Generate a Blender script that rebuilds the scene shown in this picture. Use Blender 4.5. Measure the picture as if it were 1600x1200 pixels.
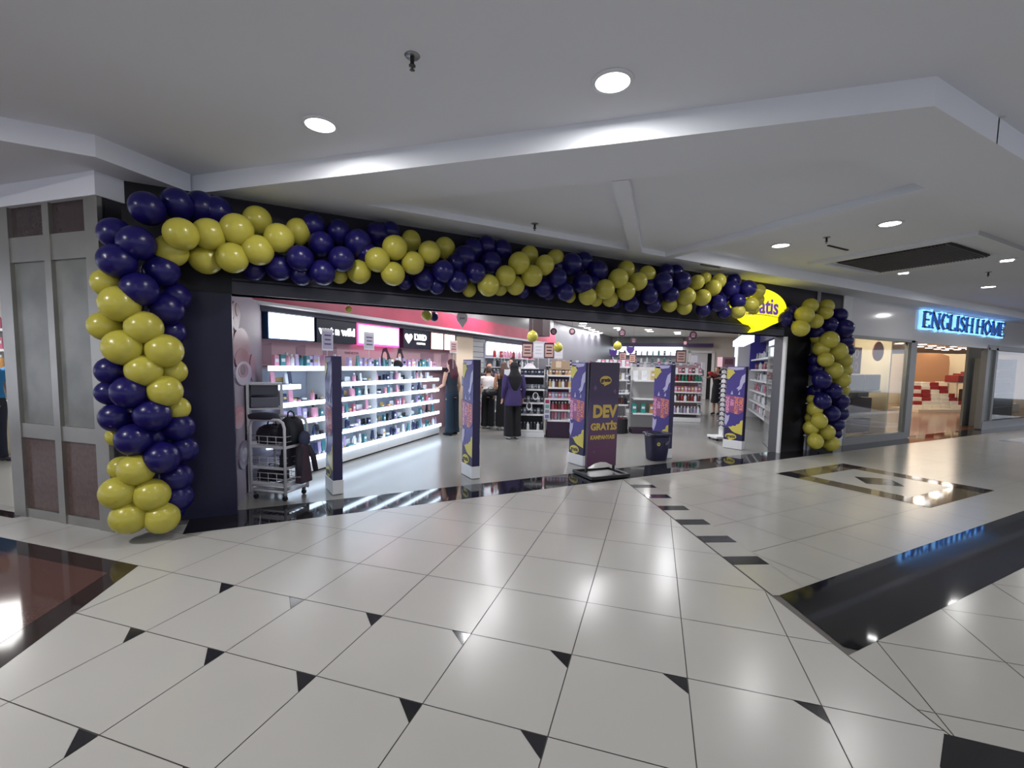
import bpy, bmesh, math, random
from mathutils import Vector, Matrix, Euler
random.seed(7)
for o in list(bpy.data.objects): bpy.data.objects.remove(o)
SC = bpy.context.scene
COL = SC.collection
PI = math.pi
def R(d): return math.radians(d)

# ------------------------------------------------------------ camera, world, exposure
FPX, CXP, CYP = 721.249, 796.927, 628.793
YAW, PITCH, ROLL = -0.30188 + PI/4, -0.07931, 0.0194
CAM = Vector((0, -4.99674, 1.58746))
_fw = Vector((math.sin(YAW)*math.cos(PITCH), math.cos(YAW)*math.cos(PITCH), math.sin(PITCH)))
_r0 = Vector((math.cos(YAW), -math.sin(YAW), 0)); _u0 = _r0.cross(_fw)
_rt = _r0*math.cos(ROLL) + _u0*math.sin(ROLL); _up = -_r0*math.sin(ROLL) + _u0*math.cos(ROLL)
cd = bpy.data.cameras.new('camera'); cam = bpy.data.objects.new('camera', cd); COL.objects.link(cam)
cd.sensor_fit = 'HORIZONTAL'; cd.sensor_width = 36; cd.lens = FPX/1600*36
cd.shift_x = (800-CXP)/1600; cd.shift_y = (CYP-600)/1600
cd.clip_start = 0.05; cd.clip_end = 200
M = Matrix.Identity(4)
for i in range(3):
    M[i][0] = _rt[i]; M[i][1] = _up[i]; M[i][2] = -_fw[i]; M[i][3] = CAM[i]
cam.matrix_world = M
SC.camera = cam
w = bpy.data.worlds.new('mall_air'); SC.world = w; w.use_nodes = True
w.node_tree.nodes['Background'].inputs[0].default_value = (0.82, 0.86, 1.0, 1)
w.node_tree.nodes['Background'].inputs[1].default_value = 1.2
SC.view_settings.view_transform = 'Standard'
SC.view_settings.look = 'None'
SC.view_settings.exposure = 0.0
SC.view_settings.gamma = 1.0
SC.view_settings.use_curve_mapping = False
SC.cycles.max_bounces = 6
SC.cycles.diffuse_bounces = 3
SC.cycles.glossy_bounces = 3
SC.cycles.sample_clamp_indirect = 4

def ray(x, y): return _fw + _rt*((x-CXP)/FPX) + _up*((CYP-y)/FPX)
def at_y(x, y, Y):
    D = ray(x, y); return CAM + D*((Y-CAM.y)/D.y)
def at_z(x, y, Z):
    D = ray(x, y); return CAM + D*((Z-CAM.z)/D.z)
def at_d(x, y, d): return CAM + ray(x, y)*d

# ------------------------------------------------------------ lights of the place, and added fill
def area(name, loc, size, power, color=(1,1,1), shape='DISK', sy=None, rot=(0,0,0), spread=None):
    l = bpy.data.lights.new(name, 'AREA'); l.shape = shape; l.size = size
    if sy: l.size_y = sy
    l.energy = power; l.color = color
    if spread: l.spread = spread
    o = bpy.data.objects.new(name, l); COL.objects.link(o)
    o.location = loc; o.rotation_euler = rot
    return o
COOL = (0.93, 0.96, 1.0); NEUT = (1, 0.985, 0.965); WARM = (1.0, 0.80, 0.55)
ZC = 3.35
DOWNL = [(0.38, -1.15), (1.92, -2.62), (6.42, -0.86), (6.54, -2.10), (12.8, -1.1)]
FILL_DOWNL = [(-3.2, -1.6), (-1.6, -4.2), (0.6, -6.2), (3.6, -6.4), (6.8, -5.6), (10.5, -5.4), (16.5, -1.4), (16.5, -5.0)]  # extra downlights out of view, added for ambient fill
for i, (x, y) in enumerate(DOWNL + FILL_DOWNL):
    zz = ZC
    area('ceiling_lamp_light', (x, y, zz-0.03), 0.22, {5: 85, 6: 16, 7: 15}.get(i, 17 if i < 5 else 21), NEUT)
# large soft fill lamp added behind the camera for the mall's ambient light
area('mall_fill_light', (1.5, -14, 5.5), 9, 230, (0.92, 0.95, 1.0), 'RECTANGLE', 4, (R(62), 0, 0))
# shop ceiling
SHOP_ROWS = [((11.6,10.78),5),((10.67,11.58),4),((13.38,10.7),2),((14.96,10.46),2),((16.96,10.66),2),((7.3,4.6),3),((9.5,8.6),3),((12.0,7.0),3),((3.2,2.4),2),((5.6,2.2),3),((8.0,2.4),2),((4.3,5.0),2)]
def row_pos(x, y, n, k): return (x+.75*k, y+.65*k) if n == 2 else (x+.77*k, y+.68*k)
for (x0, y0), n in SHOP_ROWS:
    for k in range(n):
        q = row_pos(x0, y0, n, k); area('shop_spot_light', (q[0], q[1], 3.28), .24, 24, (0.98, 0.98, 1.0))
# neighbour shop, warm
for i in range(10):
    for j in (0, 2, 3):
        area('neighbour_spot_light', (19.5+i*1.9+j*.5, 2.6+j*1.05+i*.25, 3.13), .28, 17, WARM)
area('neighbour_spot_light', (15.6, 2.4, 3.12), .28, 15, WARM)
area('neighbour_spot_light', (17.2, 3.4, 3.12), .28, 15, WARM)
area('neighbour_window_light', (12.5, 1.1, 3.05), 1.2, 85, (1, .88, .72), 'RECTANGLE', .5)
area('left_shop_light', (-4.5, 5.5, 2.9), 1.8, 90, (1, .98, .95), 'RECTANGLE', 1.8)

# ------------------------------------------------------------ materials
def lin(c):
    return tuple(((v/255)/12.92 if v/255 <= .04045 else ((v/255+.055)/1.055)**2.4) for v in c)
MATS = {}
def mat(name, rgb, rough=.5, metal=0, emis=0, ecol=None, spec=.5, noise=None, bump=None, alpha=1, trans=0, coat=0):
    if name in MATS: return MATS[name]
    m = bpy.data.materials.new(name); m.use_nodes = True; nt = m.node_tree
    b = nt.nodes['Principled BSDF']; c = lin(rgb)
    b.inputs['Base Color'].default_value = (*c, 1); b.inputs['Roughness'].default_value = rough
    b.inputs['Metallic'].default_value = metal; b.inputs['Specular IOR Level'].default_value = spec
    b.inputs['Alpha'].default_value = alpha; b.inputs['Transmission Weight'].default_value = trans
    b.inputs['Coat Weight'].default_value = coat
    if emis:
        b.inputs['Emission Color'].default_value = (*lin(ecol or rgb), 1); b.inputs['Emission Strength'].default_value = emis
    if noise:
        sc, amt = noise[0], noise[1]
        tc = nt.nodes.new('ShaderNodeTexCoord'); n = nt.nodes.new('ShaderNodeTexNoise')
        n.inputs['Scale'].default_value = sc; n.inputs['Detail'].default_value = 6
        nt.links.new(tc.outputs['Object'], n.inputs['Vector'])
        mx = nt.nodes.new('ShaderNodeMix'); mx.data_type = 'RGBA'
        c2 = lin(noise[2]) if len(noise) > 2 else tuple(v*(1-amt) for v in c)
        mx.inputs[6].default_value = (*c, 1); mx.inputs[7].default_value = (*c2, 1)
        rp = nt.nodes.new('ShaderNodeValToRGB'); rp.color_ramp.elements[0].position = .38; rp.color_ramp.elements[1].position = .66
        nt.links.new(n.outputs['Fac'], rp.inputs[0]); nt.links.new(rp.outputs[0], mx.inputs[0])
        nt.links.new(mx.outputs[2], b.inputs['Base Color'])
    if bump:
        tc = nt.nodes.new('ShaderNodeTexCoord'); n = nt.nodes.new('ShaderNodeTexNoise'); n.inputs['Scale'].default_value = bump[0]
        bp = nt.nodes.new('ShaderNodeBump'); bp.inputs['Strength'].default_value = bump[1]
        nt.links.new(tc.outputs['Object'], n.inputs['Vector']); nt.links.new(n.outputs['Fac'], bp.inputs['Height']); nt.links.new(bp.outputs[0], b.inputs['Normal'])
    MATS[name] = m; return m
def C(rgb, rough=.5, **k):
    return mat('c_%d_%d_%d_%d' % (*rgb, int(rough*100)) + ('_e%s' % k['emis'] if 'emis' in k else '') + ('_m' if 'metal' in k else ''), rgb, rough, **k)
m_tile = mat('polished_cream_tile', (186, 184, 180), .24, noise=(1.3, .04), spec=.45)
m_tile2 = mat('polished_cream_tile_far', (178, 176, 170), .20, noise=(1.1, .05), spec=.5)
m_grout = mat('dark_grout', (95, 92, 90), .7)
m_black = mat('black_granite', (36, 36, 40), .05, noise=(30, .4), spec=.6)
m_blackin = mat('black_inlay', (42, 42, 47), .12, spec=.6)
m_brown = mat('red_brown_granite', (92, 66, 62), .07, noise=(60, .3), spec=.6)
m_brownb = mat('dark_brown_granite', (48, 38, 38), .07, spec=.6)
m_olive = mat('olive_brown_granite', (112, 102, 82), .06, noise=(50, .2), spec=.6)
m_shopfl = mat('shop_floor_grey', (142, 141, 137), .2, noise=(.8, .05))
m_ceil = mat('matt_ceiling_paint', (226, 228, 234), .85, noise=(.5, .03))
m_white = mat('white_lacquer', (225, 226, 228), .35)
m_whiteg = mat('white_gloss_panel', (214, 214, 214), .12)
m_steel = mat('brushed_steel', (168, 166, 160), .32, metal=.85, noise=(3, .12))
m_stone = mat('grey_green_marble', (128, 130, 126), .22, noise=(2.2, .3, (104, 107, 104)))
m_redst = mat('brown_stone', (96, 76, 72), .2, noise=(25, .25))
m_darkst = mat('dark_brown_stone', (66, 54, 56), .12, noise=(25, .2))
m_navy = mat('dark_navy_fascia', (20, 18, 30), .55, spec=.3)
m_navy2 = mat('grey_navy_trim', (46, 46, 60), .35)
m_blackp = mat('near_black_panel', (14, 13, 19), .45, spec=.3)
m_lamp = mat('lamp_diffuser', (255, 255, 255), .4, emis=14)
m_led = mat('led_strip', (235, 244, 255), .4, emis=5, ecol=(214, 234, 255))
m_box = mat('lightbox_white', (255, 255, 255), .4, emis=5)
m_spot = mat('shop_spot', (255, 255, 255), .4, emis=9)
m_glass = mat('clear_glass', (225, 232, 232), .02, trans=1.0, spec=.5)
m_yel = mat('yellow_latex', (180, 171, 70), .26, spec=.45)
m_pur = mat('purple_latex', (24, 19, 84), .28, spec=.35)
m_skin = mat('skin', (205, 160, 138), .6)
m_skin2 = mat('tanned_skin', (178, 132, 108), .6)
m_dark = mat('black_cloth', (26, 26, 31), .85)
m_chrome = mat('grey_metal', (150, 150, 152), .3, metal=.9)

# ------------------------------------------------------------ mesh helpers
class MB:
    def __init__(s): s.v = []; s.f = []; s.m = []; s.mats = []; s.sm = []
    def mi(s, m):
        if m not in s.mats: s.mats.append(m)
        return s.mats.index(m)
    def add(s, vs, fs, m, M=None, smooth=False):
        k = len(s.v)
        for v in vs:
            v = Vector(v); s.v.append(M @ v if M else v)
        i = s.mi(m)
        for f in fs: s.f.append([a+k for a in f]); s.m.append(i); s.sm.append(smooth)
        return s
    def box(s, c, d, m, M=None, rz=0, top=1.0, topy=None):
        x, y, z = d[0]/2, d[1]/2, d[2]/2; ty = top if topy is None else topy
        vs = [(-x,-y,-z),(x,-y,-z),(x,y,-z),(-x,y,-z),(-x*top,-y*ty,z),(x*top,-y*ty,z),(x*top,y*ty,z),(-x*top,y*ty,z)]
        L = Matrix.Translation(c) @ Matrix.Rotation(rz, 4, 'Z')
        if M: L = M @ L
        return s.add(vs, [(0,3,2,1),(4,5,6,7),(0,1,5,4),(1,2,6,5),(2,3,7,6),(3,0,4,7)], m, L)
    def prism(s, poly, z0, z1, m, M=None):
        n = len(poly); a = sum(poly[i][0]*poly[(i+1)%n][1]-poly[(i+1)%n][0]*poly[i][1] for i in range(n))
        if a < 0: poly = poly[::-1]
        vs = [(p[0], p[1], z0) for p in poly] + [(p[0], p[1], z1) for p in poly]
        fs = [tuple(range(n))[::-1], tuple(range(n, 2*n))] + [(i, (i+1)%n, n+(i+1)%n, n+i) for i in range(n)]
        return s.add(vs, fs, m, M)
    def plate(s, poly, y0, y1, m, M=None):      # polygon given in (x, z), thickness along y, front is y0
        L = Matrix(((1,0,0,0),(0,0,-1,0),(0,1,0,0),(0,0,0,1)))
        L = (M @ L) if M else L
        return s.prism(poly, -y1, -y0, m, L)
    def poly(s, pts, z, m): return s.add([(p[0], p[1], z) for p in pts], [tuple(range(len(pts)))], m)
    def tube(s, pts, r, m, M=None, seg=8, close=False):
        pts = [Vector(p) for p in pts]; n = len(pts); rings = []
        prev = None; vs = []
        for i, p in enumerate(pts):
            if close: t = pts[(i+1)%n]-pts[i-1]
            else: t = pts[min(i+1, n-1)]-pts[max(i-1, 0)]
            t.normalize()
            if prev is None:
                a = Vector((0,0,1)) if abs(t.z) < .9 else Vector((1,0,0)); u = t.cross(a).normalized()
            else:
                u = prev - t*prev.dot(t); u.normalize()
            prev = u; w_ = t.cross(u); rr = r[i] if isinstance(r, (list, tuple)) else r
            for k in range(seg):
                an = 2*PI*k/seg; vs.append(p + (u*math.cos(an)+w_*math.sin(an))*rr)
        fs = []
        for i in range(n if close else n-1):
            j = (i+1) % n
            for k in range(seg): fs.append((i*seg+k, i*seg+(k+1)%seg, j*seg+(k+1)%seg, j*seg+k))
        if not close: fs += [tuple(range(seg))[::-1], tuple((n-1)*seg+k for k in range(seg))]
        return s.add(vs, fs, m, M, True)
    def lathe(s, prof, m, loc=(0,0,0), seg=12, M=None, smooth=True, cap=True):
        vs = []; n = len(prof)
        for r, z in prof:
            for k in range(seg):
                a = 2*PI*k/seg; vs.append((loc[0]+r*math.cos(a), loc[1]+r*math.sin(a), loc[2]+z))
        fs = [(i*seg+k, i*seg+(k+1)%seg, (i+1)*seg+(k+1)%seg, (i+1)*seg+k) for i in range(n-1) for k in range(seg)]
        if cap and prof[0][0] > 1e-4: fs.append(tuple(range(seg))[::-1])
        if cap and prof[-1][0] > 1e-4: fs.append(tuple((n-1)*seg+k for k in range(seg)))
        return s.add(vs, fs, m, M, smooth)
    def ball(s, c, r, m, M=None, seg=12, rings=8):
        if not isinstance(r, (tuple, list)): r = (r, r, r)
        L = Matrix.Translation(c) @ Matrix.Diagonal((*r, 1)); L = M @ L if M else L
        pr = [(math.sin(PI*i/rings) if 0 < i < rings else 1e-5, -math.cos(PI*i/rings)) for i in range(rings+1)]
        return s.lathe(pr, m, seg=seg, M=L)
    def text(s, t, size, m, M, depth=.004, bold=.0, sx=1.0, align='CENTER'):
        cu = bpy.data.curves.new('t', 'FONT'); cu.body = t; cu.size = size; cu.extrude = depth/2; cu.offset = bold
        cu.align_x = align; cu.align_y = 'CENTER'; cu.resolution_u = 3
        ob = bpy.data.objects.new('t', cu); COL.objects.link(ob)
        dg = bpy.context.evaluated_depsgraph_get(); me = bpy.data.meshes.new_from_object(ob.evaluated_get(dg))
        L = M @ Matrix(((sx,0,0,0),(0,0,-1,0),(0,1,0,0),(0,0,0,1)))
        s.add([v.co for v in me.vertices], [tuple(p.vertices) for p in me.polygons], m, L)
        bpy.data.objects.remove(ob); bpy.data.curves.remove(cu); bpy.data.meshes.remove(me)
        return s
    def mesh(s, name):
        me = bpy.data.meshes.new(name); me.from_pydata([tuple(v) for v in s.v], [], s.f)
        for m in s.mats: me.materials.append(m)
        for p, i, q in zip(me.polygons, s.m, s.sm): p.material_index = i; p.use_smooth = q
        me.validate(); me.update(); return me
    def build(s, name, parent=None, bevel=0, label=None):
        o = bpy.data.objects.new(name, s.mesh(name)); COL.objects.link(o); o.parent = parent
        if bevel:
            b = o.modifiers.new('bevel', 'BEVEL'); b.width = bevel; b.segments = 2; b.limit_method = 'ANGLE'
        if label: o['label'] = label
        return o
def tag(o, label, cat, group=None, kind=None):
    o['label'] = label; o['category'] = cat
    if group: o['group'] = group
    if kind: o['kind'] = kind
    return o
def thing(name, label, cat, loc=(0,0,0), rz=0, group=None):
    o = bpy.data.objects.new(name, None); COL.objects.link(o); o.empty_display_size = .1
    o.location = loc; o.rotation_euler = (0, 0, rz); return tag(o, label, cat, group)
def struct(o): o['kind'] = 'structure'; return o
def inst(me, name, loc, rz, sc, label, cat, group):
    o = bpy.data.objects.new(name, me); COL.objects.link(o); o.location = loc; o.rotation_euler = (0, 0, rz)
    o.scale = sc if isinstance(sc, (tuple, list)) else (sc, sc, sc); return tag(o, label, cat, group)
def dup(root, loc, rz, label=None):
    r = root.copy(); COL.objects.link(r); r.location = loc; r.rotation_euler = (0, 0, rz)
    if label: r['label'] = label
    for ch in root.children:
        c_ = ch.copy(); COL.objects.link(c_); c_.parent = r
        for g_ in ch.children:
            d_ = g_.copy(); COL.objects.link(d_); d_.parent = c_
    return r
ORD = ['first','second','third','fourth','fifth','sixth','seventh','eighth','ninth','tenth','eleventh','twelfth','thirteenth','fourteenth','fifteenth','sixteenth','seventeenth','eighteenth','nineteenth','twentieth','twenty-first','twenty-second','twenty-third','twenty-fourth']
def ell(cx, cy, rx, ry, n=24, a0=0, a1=360):
    return [(cx+rx*math.cos(R(a0+(a1-a0)*i/n)), cy+ry*math.sin(R(a0+(a1-a0)*i/n))) for i in range(n)]
# ============================================================ THE FLOOR
def clip(poly, a, b, c):      # keep a*x + b*y <= c
    out = []
    for i in range(len(poly)):
        p, q = poly[i], poly[(i+1) % len(poly)]
        dp, dq = a*p[0]+b*p[1]-c, a*q[0]+b*q[1]-c
        if dp <= 0: out.append(p)
        if dp*dq < 0:
            t = dp/(dp-dq); out.append((p[0]+(q[0]-p[0])*t, p[1]+(q[1]-p[1])*t))
    return out
TS = .6; S2 = math.sqrt(2); CAMU = .236994; TC = 3.09182
def tw(x, y): return ((x+y)/S2*TS-CAMU, (y-x-TC)/S2*TS)      # tile grid to world
# seam between the two tile directions runs along the chequered strip
SA, SB = (4.466, 0.0), (2.62, -4.25)
sn = (SB[1]-SA[1], -(SB[0]-SA[0])); ln = math.hypot(*sn); sn = (sn[0]/ln, sn[1]/ln)
if sn[0] < 0: sn = (-sn[0], -sn[1])
sc_ = sn[0]*SA[0]+sn[1]*SA[1]
fl = MB()
fl.poly([(-14,-16),(45,-16),(45,40),(-14,40)], -.004, m_grout)
g = .0045
for i in range(-16, 18):
    for j in range(-16, 12):
        x0, x1, y0, y1 = i+g, i+1-g, j+g, j+1-g
        poly = [tw(x0,y0), tw(x1,y0), tw(x1,y1), tw(x0,y1)]
        cut = j+1 <= 0 and i+1 >= (1 if j+1 == -2 else 0) and i+1 < 8
        if cut: poly = [tw(x0,y0), tw(x1,y0), tw(x1,y1-.2), tw(x1-.2,y1), tw(x0,y1)]
        poly = clip(poly, sn[0], sn[1], sc_-.004)
        if len(poly) < 3 or min(p[1] for p in poly) > 2.4: continue
        if max(p[0] for p in poly) > -.6 : poly = clip(poly, 0, 1, 0.3)
        if len(poly) > 2: fl.poly(poly, 0, m_tile)
        if cut:
            tri = clip([tw(x1,y1-.2+g), tw(x1,y1), tw(x1-.2+g,y1)], sn[0], sn[1], sc_)
            if len(tri) > 2: fl.poly(tri, -.0005, m_blackin)
for i in range(-8, 34):          # tiles set square to the shop front
    for j in range(-22, 3):
        x0, y1 = 4.35+(i)*.635, -.11+(-j)*-.6+.6
        poly = [(x0+.0025, y1-.6+.0025), (x0+.635-.0025, y1-.6+.0025), (x0+.635-.0025, y1-.0025), (x0+.0025, y1-.0025)]
        poly = clip(poly, -sn[0], -sn[1], -sc_-.004-.315); poly = clip(poly, 0, 1, .3) if poly else poly
        poly = clip(poly, 0, -1, 3.4) if len(poly) > 2 else poly
        if len(poly) > 2: fl.poly(poly, 0, m_tile2)
for i in range(2, 40):           # diagonal tiles again, nearer than the black strip
    for j in range(-40, 24):
        ox, oy = -.17, .2
        poly = [tw(i+ox+g,j+oy+g), tw(i+ox+1-g,j+oy+g), tw(i+ox+1-g,j+oy+1-g), tw(i+ox+g,j+oy+1-g)]
        if max(p[0] for p in poly) < 1.2 or min(p[0] for p in poly) > 30: continue
        poly = clip(poly, -sn[0], -sn[1], -sc_-.003); poly = clip(poly, 0, 1, -3.7) if len(poly) > 2 else poly
        if len(poly) > 2 and max(p[1] for p in poly) > -14: fl.poly(poly, 0, m_tile2)
# chequered strip
d = (-(sn[1]), sn[0]); d = (d[0], d[1]) if d[1] < 0 else (-d[0], -d[1])
def sp(s, t): return (SA[0]+.01+d[0]*s+sn[0]*t, SA[1]+d[1]*s+sn[1]*t)
s = -.3
k = 0
starts = [.31+.476*i for i in range(6)]
prev = -.3
for st in starts + [99]:
    e = min(st, 3.36)
    fl.poly([sp(prev+.003,.003), sp(e-.003,.003), sp(e-.003,.312), sp(prev+.003,.312)], 0, m_tile2)
    if st < 99: fl.poly([sp(st,.003), sp(st+.16,.003), sp(st+.16,.312), sp(st,.312)], 0, m_blackin)
    prev = st+.16
# long black strip
fl.poly([(3.19,-3.1), (30,-3.1), (30,-3.7), (2.97,-3.7), (2.93,-3.64)], .0012, m_black)
# black tile at the lower right
fl.poly([(2.62,-4.2), (2.80,-4.4), (3.4,-5.0), (3.0,-5.3), (2.2,-4.55), (2.38,-4.27)], .0016, m_black)
# brown granite field on the left
fl.poly([(-.91,-.64), (-5.3,3.75), (-6.0,3.2), (-2.2,-5.0), (-1.24,-1.83)], .001, m_brownb)
fl.poly([(-1.08,-.70), (-5.3,3.40), (-6.0,3.0), (-2.6,-5.6), (-1.36,-1.60)], .002, m_brown)
# square inlays with a diamond
for ox in (6.95, 15.7):
    a, b, t, u = ox, -.67, 1.9, .33
    fl.poly([(a,b),(a+t,b),(a+t,b-t),(a,b-t)], .001, m_olive)
    fl.poly([(a+u,b-u),(a+t-u,b-u),(a+t-u,b-t+u),(a+u,b-t+u)], .002, m_tile2)
    for cx, cy in ((a,b),(a+t-u,b),(a+t-u,b-t+u),(a,b-t+u)):
        fl.poly([(cx,cy),(cx+u,cy),(cx+u,cy-u),(cx,cy-u)], .0025, m_blackin if cx == a and cy == b else m_brownb)
    c = (a+t/2, b-t/2)
    fl.poly([(c[0],c[1]+.32),(c[0]+.34,c[1]),(c[0],c[1]-.32),(c[0]-.34,c[1])], .003, m_blackin)
# granite threshold, in slabs
xs = -.72
for k in range(40):
    L_ = .62
    fl.poly([(xs+.002, 0), (xs+L_-.002, 0), (xs+L_-.002, .575), (xs+.002, .575)], .001, m_black); xs += L_
    if xs > 23: break
o = fl.build('floor'); struct(o)
f2 = MB()
f2.poly([(-.72,.58),(10.6,.58),(40,30),(14,40),(-4,8)], .0008, m_shopfl)
struct(f2.build('floor_shop'))
f3 = MB()
m_wood = mat('warm_wood_floor', (128, 82, 56), .14, noise=(4, .25))
f3.poly([(11.0,.58),(60,.58),(60,14),(44,14),(24,9),(17.1,6.75),(10.75,1.3)], .002, m_wood)
struct(f3.build('floor_neighbour_shop'))
f4 = MB()
f4.poly([(-1.9,1.15),(-9,8.2),(-9,14),(-1.2,14)], .0015, mat('bright_floor', (205,204,198), .2))
f4.poly([(-2.25,1.18),(-6.5,5.4),(-6.4,5.48),(-2.17,1.26)], .003, m_brownb)
struct(f4.build('floor_left_shop'))

# ============================================================ THE CEILING
c = MB(); c.box((12, -3, ZC+.05), (60, 30, .1), m_ceil); struct(c.build('ceiling'))
ZL = 3.18
nt_ = [0]
def slab(poly, z0=ZL, m=m_ceil):
    nt_[0] += 1; b = MB(); b.prism(poly, z0, ZC+.001, m); return struct(b.build('trim_%d' % nt_[0]))
slab([(-.05,-.05),(24,-.05),(24,.62),(-.62,.62),(-.62,.52)])
slab([(-.05,-.05),(.9,-.05),(4.5,-3.6),(3.55,-3.6)], ZL)
slab([(2.65,-1.75),(2.75,-1.85),(4.62,-.04),(4.40,-.04)], ZL+.001)
slab([(5.05,-3.0),(5.2,-3.0),(5.2,-.04),(5.05,-.04)], ZL+.0005)
slab([(3.88,-3.0),(4.48,-3.6),(30,-3.6),(30,-3.0)], ZL+.0005)
slab([(.88,-.04),(3.85,-3.0),(5.1,-3.0),(5.1,-.04)], 3.25)
slab([(-9,-.07),(-1.18,-.07),(-.62,.48),(-.62,1.5),(-9,9)])
# coffer frame round the return-air grille
b = MB()
for (x0, x1, y0, y1) in ((7.75,9.65,-.62,-.48),(7.75,9.65,-2.5,-2.3),(7.75,7.9,-2.3,-.62),(9.5,9.65,-2.3,-.62)):
    b.box(((x0+x1)/2,(y0+y1)/2,3.325),(x1-x0,y1-y0,.05), m_ceil)
nt_[0] += 1; struct(b.build('trim_%d' % nt_[0]))
t = thing('air_grille', 'dark grey rectangular return-air grille set in the ceiling', 'vent', (8.72,-1.43,3.345))
b = MB(); b.box((0,0,-.01),(1.36,1.38,.02), C((40,40,42),.7)); b.build('grille_box', t)
b = MB()
for i in range(34): b.box((0,-.66+i*.04,-.028),(1.34,.016,.016), C((84,84,86),.5))
b.build('louvre', t)
# downlights
rim = MB(); rim.lathe([(.105,-.012),(.13,-.012),(.132,0),(.105,0)], m_white, seg=28, cap=False); rim_me = rim.mesh('rim')
dif = MB(); dif.lathe([(.0001,-.006),(.106,-.006)], m_lamp, seg=28, smooth=False, cap=False); dif_me = dif.mesh('diffuser')
names = ['round recessed downlight above the arch of balloons, leftmost in view','large round recessed downlight, topmost in the picture','round downlight in the coffer nearest the shop front','round downlight in the coffer just before the dark grille','round downlight beyond the grille in front of the blue sign']
for i, (x, y) in enumerate(DOWNL+FILL_DOWNL):
    lb = names[i] if i < 5 else 'added fill downlight outside the picture, '+['over the brown granite field','left behind the viewpoint','straight behind the viewpoint','behind right of the viewpoint','near the lower right black tile','over the long black strip','far right beyond the blue sign','far right beyond the black strip'][i-5]
    t = thing('downlight', lb, 'ceiling light', (x, y, ZC), 0, 'recessed downlights in the mall ceiling')
    for nm, me in (('rim', rim_me), ('diffuser', dif_me)):
        q = bpy.data.objects.new(nm, me); COL.objects.link(q); q.parent = t
for i, (x, y, lb) in enumerate([(9.86,-.89,'small square spotlight just past the grille, nearer the shop front'),(10.01,-2.13,'small square spotlight just past the grille, at the right edge')]):
    t = thing('spotlight', lb, 'ceiling light', (x, y, ZC), .4, 'small ceiling spots')
    b = MB(); b.box((0,0,-.01),(.2,.2,.02), m_white); b.build('rim', t)
    b = MB(); b.box((0,0,-.022),(.13,.13,.006), m_lamp); b.build('lens', t)
for (x, y, z, lb) in [(.77,-2.24,ZC,'small metal sprinkler head between the two nearest downlights'),(2.80,-.20,3.25,'tiny sprinkler head above the middle of the balloon arch'),(6.54,-1.40,ZC,'sprinkler head between the two coffer downlights'),(11.0,-1.63,ZC,'sprinkler head beyond the dark grille')]:
    t = thing('sprinkler', lb, 'sprinkler', (x, y, z), 0, 'ceiling sprinklers')
    b = MB(); b.lathe([(.001,-.006),(.04,-.006),(.045,0)], m_chrome, seg=16); b.build('rose', t)
    b = MB(); b.lathe([(.012,-.006),(.012,-.05),(.02,-.052),(.02,-.058),(.006,-.06),(.006,-.075),(.016,-.078),(.001,-.08)][::-1], C((90,88,86),.4,metal=.8), seg=10); b.build('nozzle', t)
for (x, y, L_, lb) in [(6.05,.0,.42,'thin black slot diffuser in the ceiling above the arch end'),(7.2,-1.2,.5,'thin black slot diffuser beside the grille frame')]:
    b = MB(); b.box((0,0,0),(L_,.03,.012), C((30,30,32),.6)); o = b.build('slot_diffuser'); o.location = (x, y, (ZL if y > -.1 else ZC)-.007); tag(o, lb, 'vent')

# ============================================================ SHOP FRONT
def wallbox(name, x0, x1, y0, y1, z0, z1, m, bevel=0):
    b = MB(); b.box(((x0+x1)/2,(y0+y1)/2,(z0+z1)/2),(x1-x0,y1-y0,z1-z0), m); return struct(b.build(name, bevel=bevel))
b = MB(); b.box((4.8,.55,2.715),(11.8,.2,.93), m_navy); b.box((4.2,.53,2.31),(9.0,.2,.12), m_navy2)
b.box((4.2,.50,2.395),(9.0,.12,.02), m_navy2)
struct(b.build('wall_front_fascia'))
wallbox('wall_front_left', -1.14, -.31, .45, .60, .001, 2.25, mat('violet_navy_panel', (24, 23, 52), .4, spec=.35))
wallbox('wall_front_right', 8.80, 10.66, .45, .65, .001, 2.25, m_blackp)
wallbox('wall_front_pier', 10.66, 11.0, .43, .65, .001, 3.18, m_whiteg)
b = MB(); b.box((8.77,.44,1.12),(.045,.06,2.24), m_white); b.box((8.775,.56,1.12),(.03,.18,2.24), C((96,96,102),.3)); o = struct(b.build('trim_20'))
# pillar clad in steel and stone, set on the diagonal
MP = Matrix.Translation((-.69*.7071, -.69*.7071, 0)) @ Matrix.Rotation(-PI/4, 4, 'Z')   # local x along the face (down right), y into the pillar
t = thing('clad_pillar', 'square mall pillar clad in steel frames with grey marble and brown stone panels', 'pillar', (-.69*.7071,-.69*.7071,0), -PI/4)
b = MB(); b.box((-1.79,.66,1.59),(1.30,1.24,3.18), m_ceil); b.build('core', t)
b = MB()
for (a0, a1) in ((-2.53,-2.35),(-1.85,-1.76),(-1.29,-1.12)): b.box(((a0+a1)/2,.03,1.49),(a1-a0,.06,2.98), m_steel)
for (a0, a1) in ((-2.35,-1.85),(-1.76,-1.29)):
    for z0, z1 in ((.0,.09),(.80,.94),(2.47,2.70)): b.box(((a0+a1)/2,.035,(z0+z1)/2),(a1-a0,.05,z1-z0), m_steel)
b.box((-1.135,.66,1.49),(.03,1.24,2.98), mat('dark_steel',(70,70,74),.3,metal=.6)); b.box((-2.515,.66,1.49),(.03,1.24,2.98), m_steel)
b.build('steel_frame', t)
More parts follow.
